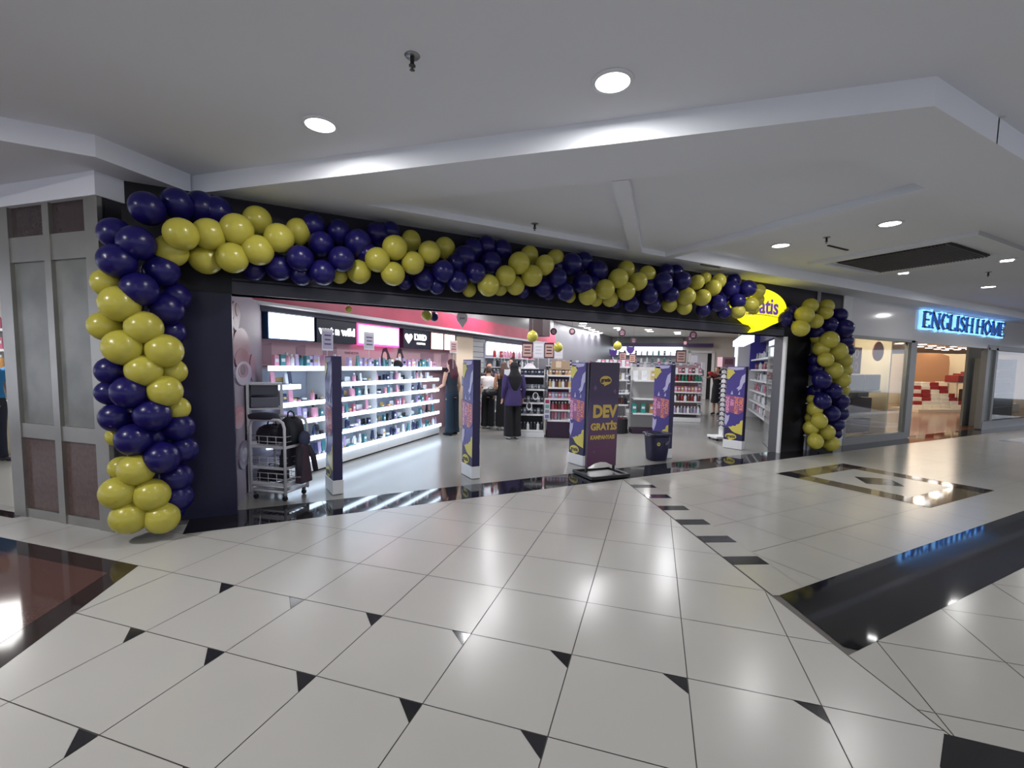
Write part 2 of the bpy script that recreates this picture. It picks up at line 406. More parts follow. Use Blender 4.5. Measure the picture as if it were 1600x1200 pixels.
for (a0, a1) in ((-2.35,-1.85),(-1.76,-1.29)):
    for z0, z1, m_, nm in ((.09,.80,m_redst,'lower_panel'),(.94,2.47,m_stone,'marble_panel'),(2.70,2.98,m_darkst,'top_panel')):
        b = MB(); b.box(((a0+a1)/2,.05,(z0+z1)/2),(a1-a0,.03,z1-z0), m_); b.build(nm, t)
b = MB(); b.box((-1.82,.66,3.08),(1.44,1.36,.2), m_ceil); b.build('capital', t)
b = MB(); b.box((-.92,.75,2.9),(.5,.3,.56), m_blackp); b.box((-.98,.62,1.3),(.36,.1,2.6), m_blackp); struct(b.build('wall_front_corner'))
wallbox('wall_front_above_left', -1.3, -.3, .44, .64, 2.25, 3.18, m_blackp)

# illuminated speech-bubble sign
def bubble(cx, cz, rx, rz, tail):
    pts = ell(cx, cz, rx, rz, 40, -62, 232)
    return pts + tail
t = thing('shop_sign', 'glowing yellow speech-bubble sign with purple lettering behind the balloons', 'sign', (7.86,.44,2.72))
m_sy = mat('sign_yellow', (255,240,20), .4, emis=1.05, ecol=(255,246,28)); m_sp = mat('sign_purple', (120,80,190), .4, emis=.35)
b = MB(); b.plate(bubble(0,0,.74,.33,[(-.37,-.31),(-.20,-.33),(-.14,-.38),(-.24,-.46),(.06,-.40)]), -.09, 0, m_sy); b.build('bubble', t)
b = MB(); b.text('gratis', .40, m_sp, Matrix.Translation((.04,-.093,.02)), .012, .008, 1.02); b.build('lettering', t)
b = MB(); b.plate([(-.4,-.135),(.1,-.125),(.55,-.15),(.55,-.157),(.1,-.137),(-.4,-.147)], -.096, -.09, C((170,150,60),.5)); b.build('underline', t)
# ============================================================ BALLOONS
bb = {}
for key, m_ in (('y', m_yel), ('p', m_pur)):
    b = MB()
    pr = [(.0001, 1.0), (.22,.975), (.42,.91), (.60,.80), (.76,.65), (.89,.45), (.975,.22), (1.0,0), (.98,-.22), (.90,-.45), (.77,-.68), (.58,-.88), (.36,-1.03), (.16,-1.12), (.05,-1.16), (.045,-1.19), (.10,-1.25), (.0001,-1.24)]
    b.lathe(pr[::-1], m_, seg=24); bb[key] = b.mesh('balloon_'+key)
# bunch: (colour, where, ordering axis, [(x, y, radius px, layer)])
BUN = [
 ('p','top purple bunch of left column','y',[(230,326,26,0),(277,319,24,1),(314,324,24,2),(340,330,22,2),(180,365,24,1),(213,380,27,0),(183,408,26,0),(253,423,25,1),(218,452,27,0),(274,463,21,2),(260,483,24,1),(267,519,20,2)]),
 ('y','upper yellow bunch of left column','y',[(169,443,23,1),(187,475,28,0),(165,510,23,1),(225,512,26,0),(192,543,27,0),(257,548,26,0),(225,579,26,0),(270,580,20,1),(258,611,24,0),(277,638,18,1)]),
 ('p','lower purple bunch of left column','y',[(175,580,22,1),(202,613,26,0),(172,614,20,1),(238,648,26,0),(183,652,24,1),(279,668,22,1),(209,687,25,0),(253,715,26,0),(287,702,20,1),(275,745,24,1),(277,777,22,1),(270,797,17,2),(240,683,20,1)]),
 ('y','bottom yellow bunch of left column','y',[(183,682,15,2),(217,709,15,2),(213,734,26,0),(191,731,19,1),(185,770,25,0),(237,773,26,0),(202,808,26,0),(253,809,24,0)]),
 ('y','the first yellow bunch along the arch','x',[(283,366,26,0),(267,392,24,1),(327,366,23.5,0),(370,359,24,0),(322,405,23,1),(363,403,24,0),(403,391,23,0),(402,344,21,2),(436,372,22,0),(466,361,19,2)]),
 ('p','the first purple bunch along the arch','x',[(397,420,18,2),(436,418,20,1),(469,404,20.5,0),(471,428,18,1),(504,426,19.5,0),(502,382,20,1),(530,362,18,2),(534,405,19.5,0),(560,380,21,1),(590,366,18,2),(490,352,17,2),(575,398,18,1),(610,362,15,2)]),
 ('y','the second yellow bunch along the arch','x',[(530,430,13,2),(561,425,18.5,1),(590,406,19.5,0),(617,387,19,0),(642,376,16,2),(614,428,18.5,0),(645,411,18.5,0),(671,394,18,0),(695,387,16,2)]),
 ('p','the second purple bunch along the arch','x',[(632,441,12,2),(662,437,17,1),(693,424,18,0),(682,447,13,1),(715,440,17,0),(726,402,18,1),(743,426,17,0),(739,390,17,2),(767,411,17.5,1),(784,391,16,2),(712,412,16,1),(760,384,15,2)]),
 ('y','the third yellow bunch along the arch','x',[(733,453,11,2),(763,446,17,0),(781,450,12,2),(790,431,16.5,0),(811,411,17.5,0),(827,399,15,2),(805,446,15.5,1),(831,431,17,0),(851,414,16,0),(868,404,14,2)]),
 ('p','the third purple bunch along the arch','x',[(817,456,10,2),(871,434,16,0),(848,449,15,1),(857,458,11,2),(893,413,17,1),(911,443,15.5,0),(883,456,14.5,0),(934,424,16.5,1),(872,416,13,2),(912,408,14,2),(925,444,13,1)]),
 ('y','the fourth yellow bunch along the arch','x',[(890,463,10,2),(918,463,14,0),(931,468,11,2),(945,452,15.5,0),(966,435,15.5,0),(978,421,13.5,2),(953,467,12.5,1),(978,455,14.5,0),(997,440,14.5,0),(1011,429,13.5,1)]),
 ('p','the fourth purple bunch along the arch','x',[(962,474,8,2),(986,474,13,1),(1014,462,14,0),(1020,476,13,1),(1035,442,16,0),(1040,426,13,2),(1048,460,13,0),(1065,439,14.5,0),(1012,446,13,1),(1056,426,12,2)]),
 ('y','the fifth yellow bunch along the arch','x',[(1046,476,12,1),(1072,463,14.5,0),(1069,480,12,1),(1089,441,11.5,0),(1102,434,9,2),(1097,465,13.5,0),(1114,450,13,0),(1123,439,11.5,1)]),
 ('p','the fifth purple bunch along the arch','x',[(1099,484,11,1),(1121,474,13.5,0),(1131,487,11,1),(1142,453,14,1),(1146,439,11,2),(1153,471,12,0),(1168,451,13,0),(1131,462,12,2)]),
 ('y','yellow bunch beside the glowing sign','x',[(1153,487,11,0),(1173,476,12,0),(1185,455,10.5,1),(1177,483,9,1),(1185,468,9,2)]),
 ('y','top yellow bunch of right column','x',[(1266,478,11.5,1),(1291,479,11.5,1),(1290,489,10.5,0),(1257,492,13.5,0),(1274,502,11.5,0),(1251,513,13,0)]),
 ('p','top purple bunch of right column','y',[(1311,493,12,1),(1296,508,13,1),(1319,513,14,0),(1320,531,12.5,1),(1325,547,9.5,2),(1276,519,11,2),(1236,487,9,2),(1227,499,11,2),(1241,506,9,2)]),
 ('y','upper yellow bunch of right column','y',[(1296,531,13.5,0),(1278,527,11,2),(1283,545,12.5,1),(1309,549,14,0),(1290,562,11.5,0),(1318,563,12.5,1),(1302,579,13.5,0),(1320,579,10.5,1),(1314,594,13,0),(1318,610,9,2)]),
 ('p','lower purple bunch of right column','y',[(1274,562,11,2),(1276,577,13,2),(1284,594,14,0),(1273,611,11,2),(1301,611,13,0),(1285,627,12.5,0),(1313,627,12.5,0),(1298,646,13.5,0),(1313,646,11.5,1),(1307,663,11.5,1),(1305,677,10,2)]),
 ('y','bottom yellow bunch of right column','y',[(1269,624,8,2),(1273,640,11.5,1),(1267,653,9,2),(1280,658,12,0),(1267,669,11,1),(1291,675,13,0),(1274,690,12,0),(1298,693,13,0)]),
]
# garland runs as an inverted U in the plane y = .2; each balloon points away from its line
def garland_dir(P):
    if P.x < -.35 and P.z < 2.6: c0 = Vector((-1.0, .22, P.z))
    elif P.x > 9.4: c0 = Vector((9.95, .22, P.z))
    else: c0 = Vector((P.x, .24, 2.72))
    v = P - c0
    if v.length < .03: v = Vector((0, -1, 0))
    return v.normalized()
LY = [.03, .16, .27]
used = {}
for col_, where, ax, L in BUN:
    items = []
    for (x, y, r, ly) in L:
        Y = LY[ly]
        if x < 300 and y > 330: Y -= .10
        P = at_y(x, y, Y); rr = r/FPX*(P-CAM).dot(_fw)*.985
        if P.z < rr*.97:
            lo = P
            for q in range(60):
                Y -= .01; P = at_y(x, y, Y); rr = r/FPX*(P-CAM).dot(_fw)*.985
                if P.z >= rr*.97: break
        items.append((P, rr, x, y))
    items.sort(key=lambda a: a[2] if ax == 'x' else a[3])
    cn = 'yellow' if col_ == 'y' else 'purple'
    for i, (P, rr, x, y) in enumerate(items):
        o = bpy.data.objects.new('balloon', bb[col_]); COL.objects.link(o)
        v = garland_dir(P) + Vector((random.uniform(-.25,.25), random.uniform(-.5,-.1), random.uniform(-.25,.25)))
        o.rotation_mode = 'QUATERNION'; o.rotation_quaternion = v.to_track_quat('Z', 'Y')
        o.location = P; e = random.uniform(.96, 1.04); o.scale = (rr*e, rr*e, rr*1.03)
        pos = ('from left' if ax == 'x' else 'from top')
        tag(o, '%s %s balloon %s in %s' % (ORD[i], cn, pos, where), 'balloon', 'balloons of the garland round the shop front')
# dark back-up line the garland is tied to
b = MB(); b.tube([(-1.0,.30,.05),(-1.0,.34,2.4),(-.8,.36,2.75),(0,.37,2.75),(7.0,.37,2.75)], .012, C((40,34,70),.6), seg=6)
o = b.build('garland_line'); tag(o, 'thin line the left column and arch balloons are tied to', 'line')
b = MB(); b.tube([(8.5,.36,2.72),(9.0,.34,2.70),(9.9,.37,2.7),(9.95,.36,2.3),(9.95,.33,.05)], .012, C((40,34,70),.6), seg=6)
o = b.build('garland_line'); tag(o, 'thin line the right column balloons are tied to', 'line')

# ============================================================ ANTI-THEFT GATES
m_gp = mat('printed_violet', (70, 57, 138), .45); m_gd = mat('printed_dark_violet', (38, 32, 74), .45)
m_gy = mat('printed_yellow', (214, 200, 92), .45); m_gl = mat('printed_lilac', (190, 186, 220), .45)
m_gm = mat('printed_magenta', (150, 84, 132), .45); m_go = mat('printed_orange', (238, 150, 110), .45); m_gk = mat('printed_pink', (240, 170, 205), .45)
m_tx = mat('print_dark', (30, 28, 40), .5)
GL, GT, GH, GB = .37, .11, 1.66, .17
def make_gate(label):
    t = thing('security_gate', label, 'security gate', (0,0,0), 0, 'anti-theft gates across the shop entrance')
    b = MB(); b.box((0,0,GB/2+.005),(GL+.02,GT+.02,GB), m_white); b.build('base', t, bevel=.006)
    b = MB(); b.box((0,0,(GH+GB)/2),(GL,GT,GH-GB), m_gp); b.box((GL/2+.001,0,(GH+GB)/2),(.004,GT*.96,GH-GB-.01), m_gd)
    for s in (-1, 1):
        b.box((0,s*(GT/2+.0005),.30),(GL*.999,.003,.25), m_gd)
    b.build('printed_sleeve', t)
    for sgn in (-1, 1):
        F = Matrix.Translation((0, sgn*(GT/2+.002), 0)) @ Matrix.Rotation(0 if sgn < 0 else PI, 4, 'Z')
        for P_, m__ in (
            ([(-.17,1.60),(-.17,1.645),(.16,1.645),(.14,1.60),(.0,1.585)], m_gl),
            ([(-.185,1.62),(-.185,1.42),(-.14,1.40),(-.10,1.45),(-.06,1.50),(-.02,1.53),(-.05,1.57),(-.06,1.62)], m_gy),
            ([(.185,1.52),(.12,1.47),(.09,1.38),(.08,1.28),(.02,1.22),(.06,1.21),(.05,1.17),(.12,1.22),(.15,1.32),(.185,1.36)], m_gl),
            ([(-.09,1.10),(-.06,1.18),(-.04,1.10)], m_gl),
            ([(.06,1.10),(.09,1.17),(.10,1.10)], m_gl),
            ([(-.185,.52),(-.175,.70),(-.14,.66),(-.09,.68),(-.10,.58),(-.15,.46)], m_gl),
            ([(.185,.60),(.185,.30),(.04,.33),(-.02,.36),(-.10,.44),(-.03,.45),(-.02,.47),(.05,.47),(.06,.50),(.12,.52),(.14,.58)], m_gy),
        ):
            b = MB(); b.plate(P_, -.003, 0, m__, F); b.build('leaf_print', t)
        b = MB(); b.plate([(-.187,1.09),(-.187,.76),(.09,.70),(.187,.78),(.187,1.04)], -.003, 0, m_gm, F)
        Q = F @ Matrix.Translation((0,-.004,0)) @ Matrix(((0,0,-1,0),(0,1,0,0),(1,0,0,0),(0,0,0,1)))
        for k, (s_, m_, sz, off) in enumerate((('KEND\u0130N\u0130', m_gk, .080, .0), ('SEV', m_gk, .088, .05), ('B\u00dcT\u00c7EN\u0130', m_go, .086, .0), ('KORU', m_go, .098, .035))):
            L_ = F @ Matrix.Translation((-.135+k*.09, -.004, .885+off)) @ Matrix.Rotation(-PI/2, 4, 'Y')
            b.text(s_, sz, m_, L_, .003, .003, .95)
        b.build('slogan_print', t)
        b = MB(); b.plate(ell(-.04,.25,.115,.062,24,-60,240)+[(-.07,.19),(-.10,.165),(-.03,.18)], -.005, 0, m_gy, F)
        b.text('gratis', .085, m_tx, F @ Matrix.Translation((-.04,-.006,.252)), .003, .002)
        b.build('logo_print', t)
    return t
GP = [(.70,.97,-84,'patterned purple security gate seen edge-on, nearest the lit cosmetics shelves'),
      (2.545,1.03,-90,'purple security gate beside the customers, second from the left'),
      (4.475,1.08,-88,'purple security gate directly behind the campaign board'),
      (6.28,1.04,-88,'purple security gate standing behind the navy bin'),
      (8.34,1.10,-80,'purple security gate nearest the right end of the entrance')]
g0 = make_gate(GP[0][3])
for i, (x, y, a, lb) in enumerate(GP):
    if i == 0: g0.location = (x, y, .001); g0.rotation_euler = (0,0,R(a))
    else: dup(g0, (x, y, .001), R(a), lb)

# ============================================================ CAMPAIGN BOARD
t = thing('campaign_board', 'dark purple campaign board with gold lettering on a black metal stand', 'sign', (4.33,.32,.002), R(-4))
b = MB()
m_bk = C((24,22,26),.35)
for (x, y, lx, ly) in ((0,-.24,.66,.045),(0,.24,.66,.045),(-.31,0,.045,.5),(.31,0,.045,.5)): b.box((x,y,.03),(lx,ly,.045), m_bk)
b.box((0,.02,.02),(.6,.45,.008), C((48,46,52),.4)); b.build('base_frame', t, bevel=.004)
b = MB()
for x in (-.245,.235): b.box((x,.02,.85),(.028,.028,1.6), m_bk)
b.build('posts', t)
mg = bpy.data.materials.new('purple_print'); mg.use_nodes = True; nt = mg.node_tree; bs = nt.nodes['Principled BSDF']; bs.inputs['Roughness'].default_value = .3
tc = nt.nodes.new('ShaderNodeTexCoord'); sx_ = nt.nodes.new('ShaderNodeSeparateXYZ'); rp = nt.nodes.new('ShaderNodeValToRGB')
nt.links.new(tc.outputs['Generated'], sx_.inputs[0]); nt.links.new(sx_.outputs[2], rp.inputs[0]); nt.links.new(rp.outputs[0], bs.inputs['Base Color'])
el = rp.color_ramp.elements; el[0].position = 0; el[0].color = (*lin((84,42,74)),1); el[1].position = 1; el[1].color = (*lin((46,26,58)),1)
for p_, c_ in ((.3,(88,50,84)),(.5,(76,60,104)),(.68,(52,32,70))):
    e = el.new(p_); e.color = (*lin(c_),1)
b = MB(); b.plate([(-.262,.13),(-.20,.145),(-.12,.185),(-.02,.20),(.08,.19),(.16,.15),(.252,.13),(.262,1.66),(-.245,1.66)], -.012, .004, mg); b.build('printed_board', t)
m_gold = mat('gold_print', (196,168,84), .4)
b = MB()
b.text('DEV', .245, m_gold, Matrix.Translation((.02,-.017,.94)), .006, .012, .92)
b.text('GRAT\u0130S', .135, m_gold, Matrix.Translation((.01,-.017,.72)), .006, .007, .96)
b.text('KAMPANYASI', .082, m_gold, Matrix.Translation((-.005,-.017,.565)), .006, .0035, .86)
b.build('lettering', t)
b = MB(); b.plate(ell(.02,1.40,.10,.065,28,-60,240)+[(.0,1.335),(-.005,1.315),(.05,1.338)], -.016, -.012, m_gold)
b.text('gratis', .075, m_tx, Matrix.Translation((.02,-.018,1.405)), .003, .003); b.build('logo', t)
for (x, z, s_) in ((-.165,1.29,.05),(.19,1.22,.05),(-.14,.36,.035),(.12,.28,.02)):
    pass
b = MB()
for (x, z, s_) in ((-.155,1.29,.045),(.19,1.24,.04),(-.14,.36,.03)):
    b = MB(); b.plate([(x-s_*.7,z),(x,z-s_),(x+s_*.7,z),(x,z+s_)], -.0135, -.012, C((92,70,108),.4)); b.build('diamond_print', t)

# ============================================================ BIN
t = thing('basket_bin', 'navy plastic bin with a round yellow sticker in front of a security gate', 'bin', (5.98,.86,.002), R(-12))
mb_ = C((38,36,66),.4)
b = MB(); n = 28
def sq(rx, ry, z, p=4.0):
    out = []
    for k in range(n):
        a = 2*PI*k/n; c_, s_ = math.cos(a), math.sin(a)
        f_ = (abs(c_)**p+abs(s_)**p)**(-1/p); out.append((rx*c_*f_, ry*s_*f_, z))
    return out
rings = [sq(.145,.12,.0), sq(.155,.13,.012), sq(.17,.145,.15), sq(.19,.165,.40), sq(.19,.165,.43), sq(.225,.195,.44), sq(.225,.195,.475), sq(.205,.178,.478), sq(.185,.16,.44), sq(.15,.125,.05)]
vs = [v for r_ in rings for v in r_]; fs = [(i*n+k, i*n+(k+1)%n, (i+1)*n+(k+1)%n, (i+1)*n+k) for i in range(len(rings)-1) for k in range(n)]
fs += [tuple(range(n))[::-1], tuple((len(rings)-1)*n+k for k in range(n))]
b.add(vs, fs, mb_, None, True); b.build('tub', t)
b = MB(); b.tube([(-.20,-.02,.46),(-.245,-.02,.45),(-.25,-.06,.44),(-.25,-.14,.44),(-.235,-.19,.45),(-.2,-.19,.46)], .016, C((28,27,44),.4)); b.build('handle', t)
b = MB(); b.plate(ell(-.07,.30,.03,.03,20), -.166, -.15, m_gy); b.plate(ell(-.07,.30,.015,.01,12), -.168, -.16, m_tx); b.build('sticker', t)
b = MB(); b.plate([(.06,.27),(.12,.30),(.15,.36),(.10,.35),(.05,.31)], -.17, -.15, C((90,88,110),.5)); b.build('label_print', t)

# ============================================================ TROLLEY WITH BAGS
A_, B_, C_, D_ = Vector((-.19,.98,0)), Vector((.15,.69,0)), Vector((.40,.98,0)), Vector((.06,1.27,0))
ang = math.atan2((B_-A_).y, (B_-A_).x)
t = thing('wire_trolley', 'white wire stock trolley on castors loaded with dark bags', 'trolley', A_, ang)
Lx, Ly = (B_-A_).length, (C_-B_).length
m_wt = mat('white_powder_coat', (206,206,212), .35)
def hoop(y):
    b = MB(); b.tube([(0,y,.08),(0,y,.84),(.02,y,.90),(.07,y,.93),(Lx-.07,y,.93),(Lx-.02,y,.90),(Lx,y,.84),(Lx,y,.08)], .017, m_wt, seg=10); return b
hoop(0).build('hoop', t); hoop(Ly).build('hoop', t)
b = MB()
for z in (.11, .17):
    for y in (0, Ly): b.tube([(0,y,z),(Lx,y,z)], .013, m_wt)
    for x in (0, Lx): b.tube([(x,0,z),(x,Ly,z)], .013, m_wt)
b.box((Lx/2,Ly/2,.115),(Lx,Ly,.02), m_wt); b.build('base_tray', t)
for z in (.20,.38,.62):
    b = MB()
    for k in range(7): b.tube([(Lx*k/6,0,z),(Lx*k/6,Ly,z)], .003, m_wt, seg=5)
    for k in range(5): b.tube([(0,Ly*k/4,z),(Lx,Ly*k/4,z)], .003, m_wt, seg=5)
    for zz in (z+.06, z+.12): b.tube([(0,0,zz),(Lx,0,zz),(Lx,Ly,zz),(0,Ly,zz)], .004, m_wt, seg=5, close=True)
    for q in range(5):
        for (x, y) in ((Lx*q/4,0),(Lx*q/4,Ly)): b.tube([(x,y,z),(x,y,z+.12)], .003, m_wt, seg=5)
    b.box((Lx/2,0,z),(Lx,.012,.03), m_wt); b.box((Lx,Ly/2,z),(.012,Ly,.03), m_wt)
    b.build('wire_shelf', t)
for x in (.03,Lx-.03):
    for y in (.03,Ly-.03):
        b = MB(); b.lathe([(.028,-.012),(.03,-.008),(.03,.008),(.028,.012)], C((30,30,34),.5), seg=14, M=Matrix.Translation((x,y,.031)) @ Matrix.Rotation(PI/2,4,'X')); b.box((x,y,.075),(.03,.03,.05), m_chrome); b.build('castor', t)
def W(lx, ly, z): return Matrix.Translation(A_) @ Matrix.Rotation(ang,4,'Z') @ Vector((lx,ly,z))
def bag(name, label, loc, r, m_, rz=0, cat='bag', strap=True, group=None):
    t_ = thing(name, label, cat, loc, rz, group)
    b = MB(); n = 18; rg = []
    prof = [(.80,.0),(.98,.06),(1.02,.3),(1.0,.6),(.86,.86),(.5,.98),(.02,1.0)]
    for i, (q, z) in enumerate(prof):
        for k in range(n):
            a = 2*PI*k/n; c_, s_ = math.cos(a), math.sin(a); f_ = (abs(c_)**3+abs(s_)**3)**(-1/3)
            j = 1+.07*math.sin(a*3+i*1.3)+.05*math.sin(a*5-i); rg.append((r[0]*q*c_*f_*j, r[1]*q*s_*f_*j, r[2]*(z+.04*math.sin(a*2+i)*(i > 1))))
    fs = [(i*n+k, i*n+(k+1)%n, (i+1)*n+(k+1)%n, (i+1)*n+k) for i in range(len(prof)-1) for k in range(n)] + [tuple(range(n))[::-1], tuple((len(prof)-1)*n+k for k in range(n))]
    b.add(rg, fs, m_, None, True); b.build('body', t_)
    if strap:
        b = MB(); b.tube([(-r[0]*.4,0,r[2]*.95),(-r[0]*.3,0,r[2]*1.18),(0,0,r[2]*1.25),(r[0]*.3,0,r[2]*1.18),(r[0]*.4,0,r[2]*.95)], .008, C((20,20,24),.6), seg=6); b.build('handle', t_)
        b = MB(); b.box((0,-r[1]*1.02,r[2]*.4),(r[0]*1.1,r[1]*.25,r[2]*.45), m_); b.build('pocket', t_, bevel=.008)
    return t_
bg = 'bags on the wire trolley'
bag('backpack','big black bag heaped on the top shelf of the wire trolley', W(.12,.20,.63), (.16,.13,.22), C((30,32,42),.6), ang, group=bg)
bag('backpack','black bag spilling over the right side of the trolley top', W(.36,.22,.64), (.12,.13,.30), C((24,27,36),.6), ang, group=bg)
bag('folded_cloth','flat folded black cloth lying over the trolley top rail', W(.14,.05,.93), (.17,.10,.07), C((36,38,52),.8), ang, strap=False, cat='cloth')
bag('handbag','maroon bag behind the trolley hoop at mid height', W(.36,.36,.50), (.10,.06,.22), C((84,62,78),.6), ang, group=bg)
bag('duffel','black holdall lying on the lower trolley shelf', W(.16,.16,.21), (.17,.12,.15), C((34,34,42),.65), ang, group=bg)
bag('handbag','grey bag at the lower right of the trolley', W(.38,.30,.36), (.09,.10,.12), C((128,128,140),.6), ang, group=bg)
bag('shoe_bag','small dark bundle on the trolley base tray', W(.30,.14,.13), (.08,.06,.06), C((40,38,44),.7), ang, strap=False, group=bg)
bag('backpack','slim black bag hanging inside the right end of the trolley', W(.40,.10,.36), (.05,.09,.28), C((30,30,40),.6), ang, group=bg)
t = thing('umbrella_sleeve', 'dark plaid shirt hanging off the right end of the trolley', 'shirt', W(Lx+.09,.20,.18), ang)
t.name = 'plaid_shirt'
b = MB(); b.box((0,0,.24),(.10,.20,.46), C((70,52,66),.8), top=.55); b.build('body', t, bevel=.02)
for s in (-1, 1):
    b = MB(); b.tube([(0,s*.07,.42),(.03,s*.13,.30),(.05,s*.15,.12)], [.04,.035,.03], C((48,44,56),.8)); b.build('sleeve', t)
b = MB(); b.box((.0,-.105,.15),(.07,.006,.12), C((170,165,170),.7)); b.build('tag_card', t)
t = thing('hooded_jacket', 'small grey-blue jacket hood above the plaid shirt on the trolley', 'jacket', W(Lx+.09,.22,.66), ang)
b = MB(); b.ball((0,0,.04),(.06,.08,.09), C((60,66,92),.8)); b.build('hood', t)
b = MB(); b.tube([(0,0,.12),(.01,0,.17),(-.02,0,.17)], .004, m_chrome, seg=6); b.build('hanger_hook', t)
# tall white rack behind the trolley
t = thing('shelf_rack', 'tall white-framed rack with dark boxes behind the bag trolley', 'rack', (-.20,1.30,.001), R(-2))
b = MB()
for (x, y) in ((-.02,0),(.34,0),(-.02,.32),(.34,.32)): b.box((x,y,.66),(.03,.03,1.32), m_wt)
b.build('post', t)
b = MB(); b.box((-.03,.16,.66),(.006,.30,1.28), C((150,146,158),.6)); b.box((.16,.335,.60),(.36,.008,1.2), C((128,124,136),.6)); b.build('side_panel', t)
for z in (.02,.55,1.0,1.30):
    b = MB(); b.box((.16,.16,z+.01),(.37,.34,.022), m_wt); b.build('shelf', t)
for k, (z, lb, c_) in enumerate(((1.02,'grey glass-fronted box on the upper shelf of the white rack',(96,98,112)),(1.17,'flat dark box resting on top of the grey box in the white rack',(58,60,72)))):
    b = MB(); b.box((0,0,.065),(.30,.28,.12), C(c_,.3)); o = b.build('storage_box', bevel=.004); o.location = (-.04,1.46,z+.003); tag(o, lb, 'box')
# ============================================================ SHOP INTERIOR: shell
AW = math.atan2(.589, .808)
DW = Vector((.808,.589,0)); NW = Vector((-.589,.808,0))
def wp(s, d_, z=0): return DW*s + NW*d_ + Vector((0,0,z))
def wbox(b, s0, s1, d0, d1, z0, z1, m):     # box aligned with the left wall (s along, d inward-away)
    c_ = wp((s0+s1)/2, (d0+d1)/2, (z0+z1)/2); b.box(c_, (s1-s0, d1-d0, z1-z0), m, rz=AW)
m_grey = C((118,114,120),.5); m_cream = C((226,208,186),.6); m_pinkw = mat('pink_band', (206,72,104), .35, noise=(2,.2))
m_mauve = C((176,146,158),.6)
b = MB(); wbox(b, 1.2, 7, 2.66, 2.8, 0, 1.5, m_mauve); wbox(b, 1.2, 24.5, 2.36, 2.8, 1.5, 3.3, m_mauve); wbox(b, 6.9, 24.5, 2.36, 2.8, 0, 1.5, m_mauve); wbox(b, 7.3, 24.5, 2.33, 2.37, 0, 3.3, C((112,110,118),.4)); struct(b.build('wall_left'))
b = MB(); wbox(b, 1.0, 13, 2.02, 2.36, 2.43, 2.76, m_pinkw); struct(b.build('trim_21'))
b = MB(); wbox(b, 1.2, 13, 2.0, 2.36, 2.385, 2.425, m_white); struct(b.build('trim_22'))
b = MB(); wbox(b, 1.2, 13, 2.16, 2.36, 2.31, 2.385, C((70,70,86),.4)); struct(b.build('trim_23'))
b = MB(); wbox(b, 1.2, 13, 2.1, 2.5, 2.76, 3.3, C((120,118,120),.25)); struct(b.build('wall_left_upper'))
c = MB(); c.prism([(-.8,.66),(10.9,.66),(24,12),(17,22),(-1,4)], 3.3, 3.4, mat('shop_ceiling', (215,215,213), .8)); struct(c.build('ceiling_shop'))
# back wall on the diagonal x + y = 33
def bw(u, off, z=0): return Vector((16.5+u*.7071-off*.7071, 16.5-u*.7071-off*.7071, z))
def bbox(b, u0, u1, o0, o1, z0, z1, m): b.box(bw((u0+u1)/2,(o0+o1)/2,(z0+z1)/2), (u1-u0, o1-o0, z1-z0), m, rz=-PI/4)
b = MB(); bbox(b, -3, 7.5, -.1, 0, 0, 3.3, C((200,196,190),.6)); struct(b.build('wall_back'))
b = MB(); bbox(b, -3, 4.9, 0, .5, 2.95, 3.3, C((104,106,108),.35)); bbox(b, -3, 6.4, 0, .55, 2.77, 2.95, C((66,48,92),.4)); struct(b.build('trim_24'))
# door in the back wall
t = thing('back_door', 'pale door with a round window and black opening at the back of the shop', 'door', bw(5.85,.06,.002), -PI/4)
t['kind'] = 'structure'
b = MB()
for x in (-.55,.62): b.box((x,0,1.28),(.14,.1,2.56), m_white)
b.box((.03,0,2.52),(1.3,.1,.12), m_white); b.build('door_frame', t)
b = MB(); b.box((-.08,-.02,1.22),(.84,.05,2.44), C((196,196,202),.4)); b.build('door_leaf', t)
b = MB(); b.box((.44,.0,1.22),(.2,.03,2.44), C((16,16,20),.8)); b.build('dark_opening', t)
b = MB(); b.plate(ell(.02,.98,.15,.16,24), -.06, -.03, C((90,90,120),.3)); b.plate(ell(-.1,1.75,.22,.14,16), -.055, -.03, C((205,120,170),.5)); b.plate(ell(-.16,1.5,.16,.1,16), -.055, -.03, C((190,110,170),.5)); b.build('door_print', t)
# right wall: slanted shelving behind glass
p0, p1 = Vector((9.30,.70,0)), Vector((14.36,5.06,0)); dr = (p1-p0).normalized(); nr = Vector((dr.y,-dr.x,0)); AR = math.atan2(dr.y, dr.x); LR = (p1-p0).length
def rbox(b, s0, s1, o0, o1, z0, z1, m):
    c_ = p0+dr*((s0+s1)/2)+nr*((o0+o1)/2); b.box((c_.x,c_.y,(z0+z1)/2), (s1-s0,o1-o0,z1-z0), m, rz=AR)
b = MB(); rbox(b, .15, LR+.3, .47, .53, 0, 3.3, C((150,148,156),.5)); struct(b.build('wall_right'))
b = MB(); rbox(b, LR+.25, LR+.5, -.35, .53, 0, 3.3, m_white); struct(b.build('wall_right_pier'))
b = MB(); rbox(b, LR+.10, LR+.25, .0, .46, 1.6, 3.3, C((66,58,160),.35)); rbox(b, .2, LR, .25, .46, 2.5, 3.3, C((74,70,110),.35)); struct(b.build('wall_right_blue'))
# ceiling spots of the shop
spm = MB(); spm.lathe([(.0001,-.012),(.13,-.012),(.15,0)], m_spot, seg=18, smooth=False); spme = spm.mesh('lens')
rows = SHOP_ROWS
for ri, ((x, y), n) in enumerate(rows):
    for k in range(n):
        q = row_pos(x, y, n, k)
        inst(spme, 'ceiling_spot', (q[0], q[1], 3.299), 0, 1, 'round ceiling spot inside the shop, %s of %s row' % (ORD[k], ORD[ri]), 'ceiling light', 'spots in the shop ceiling')

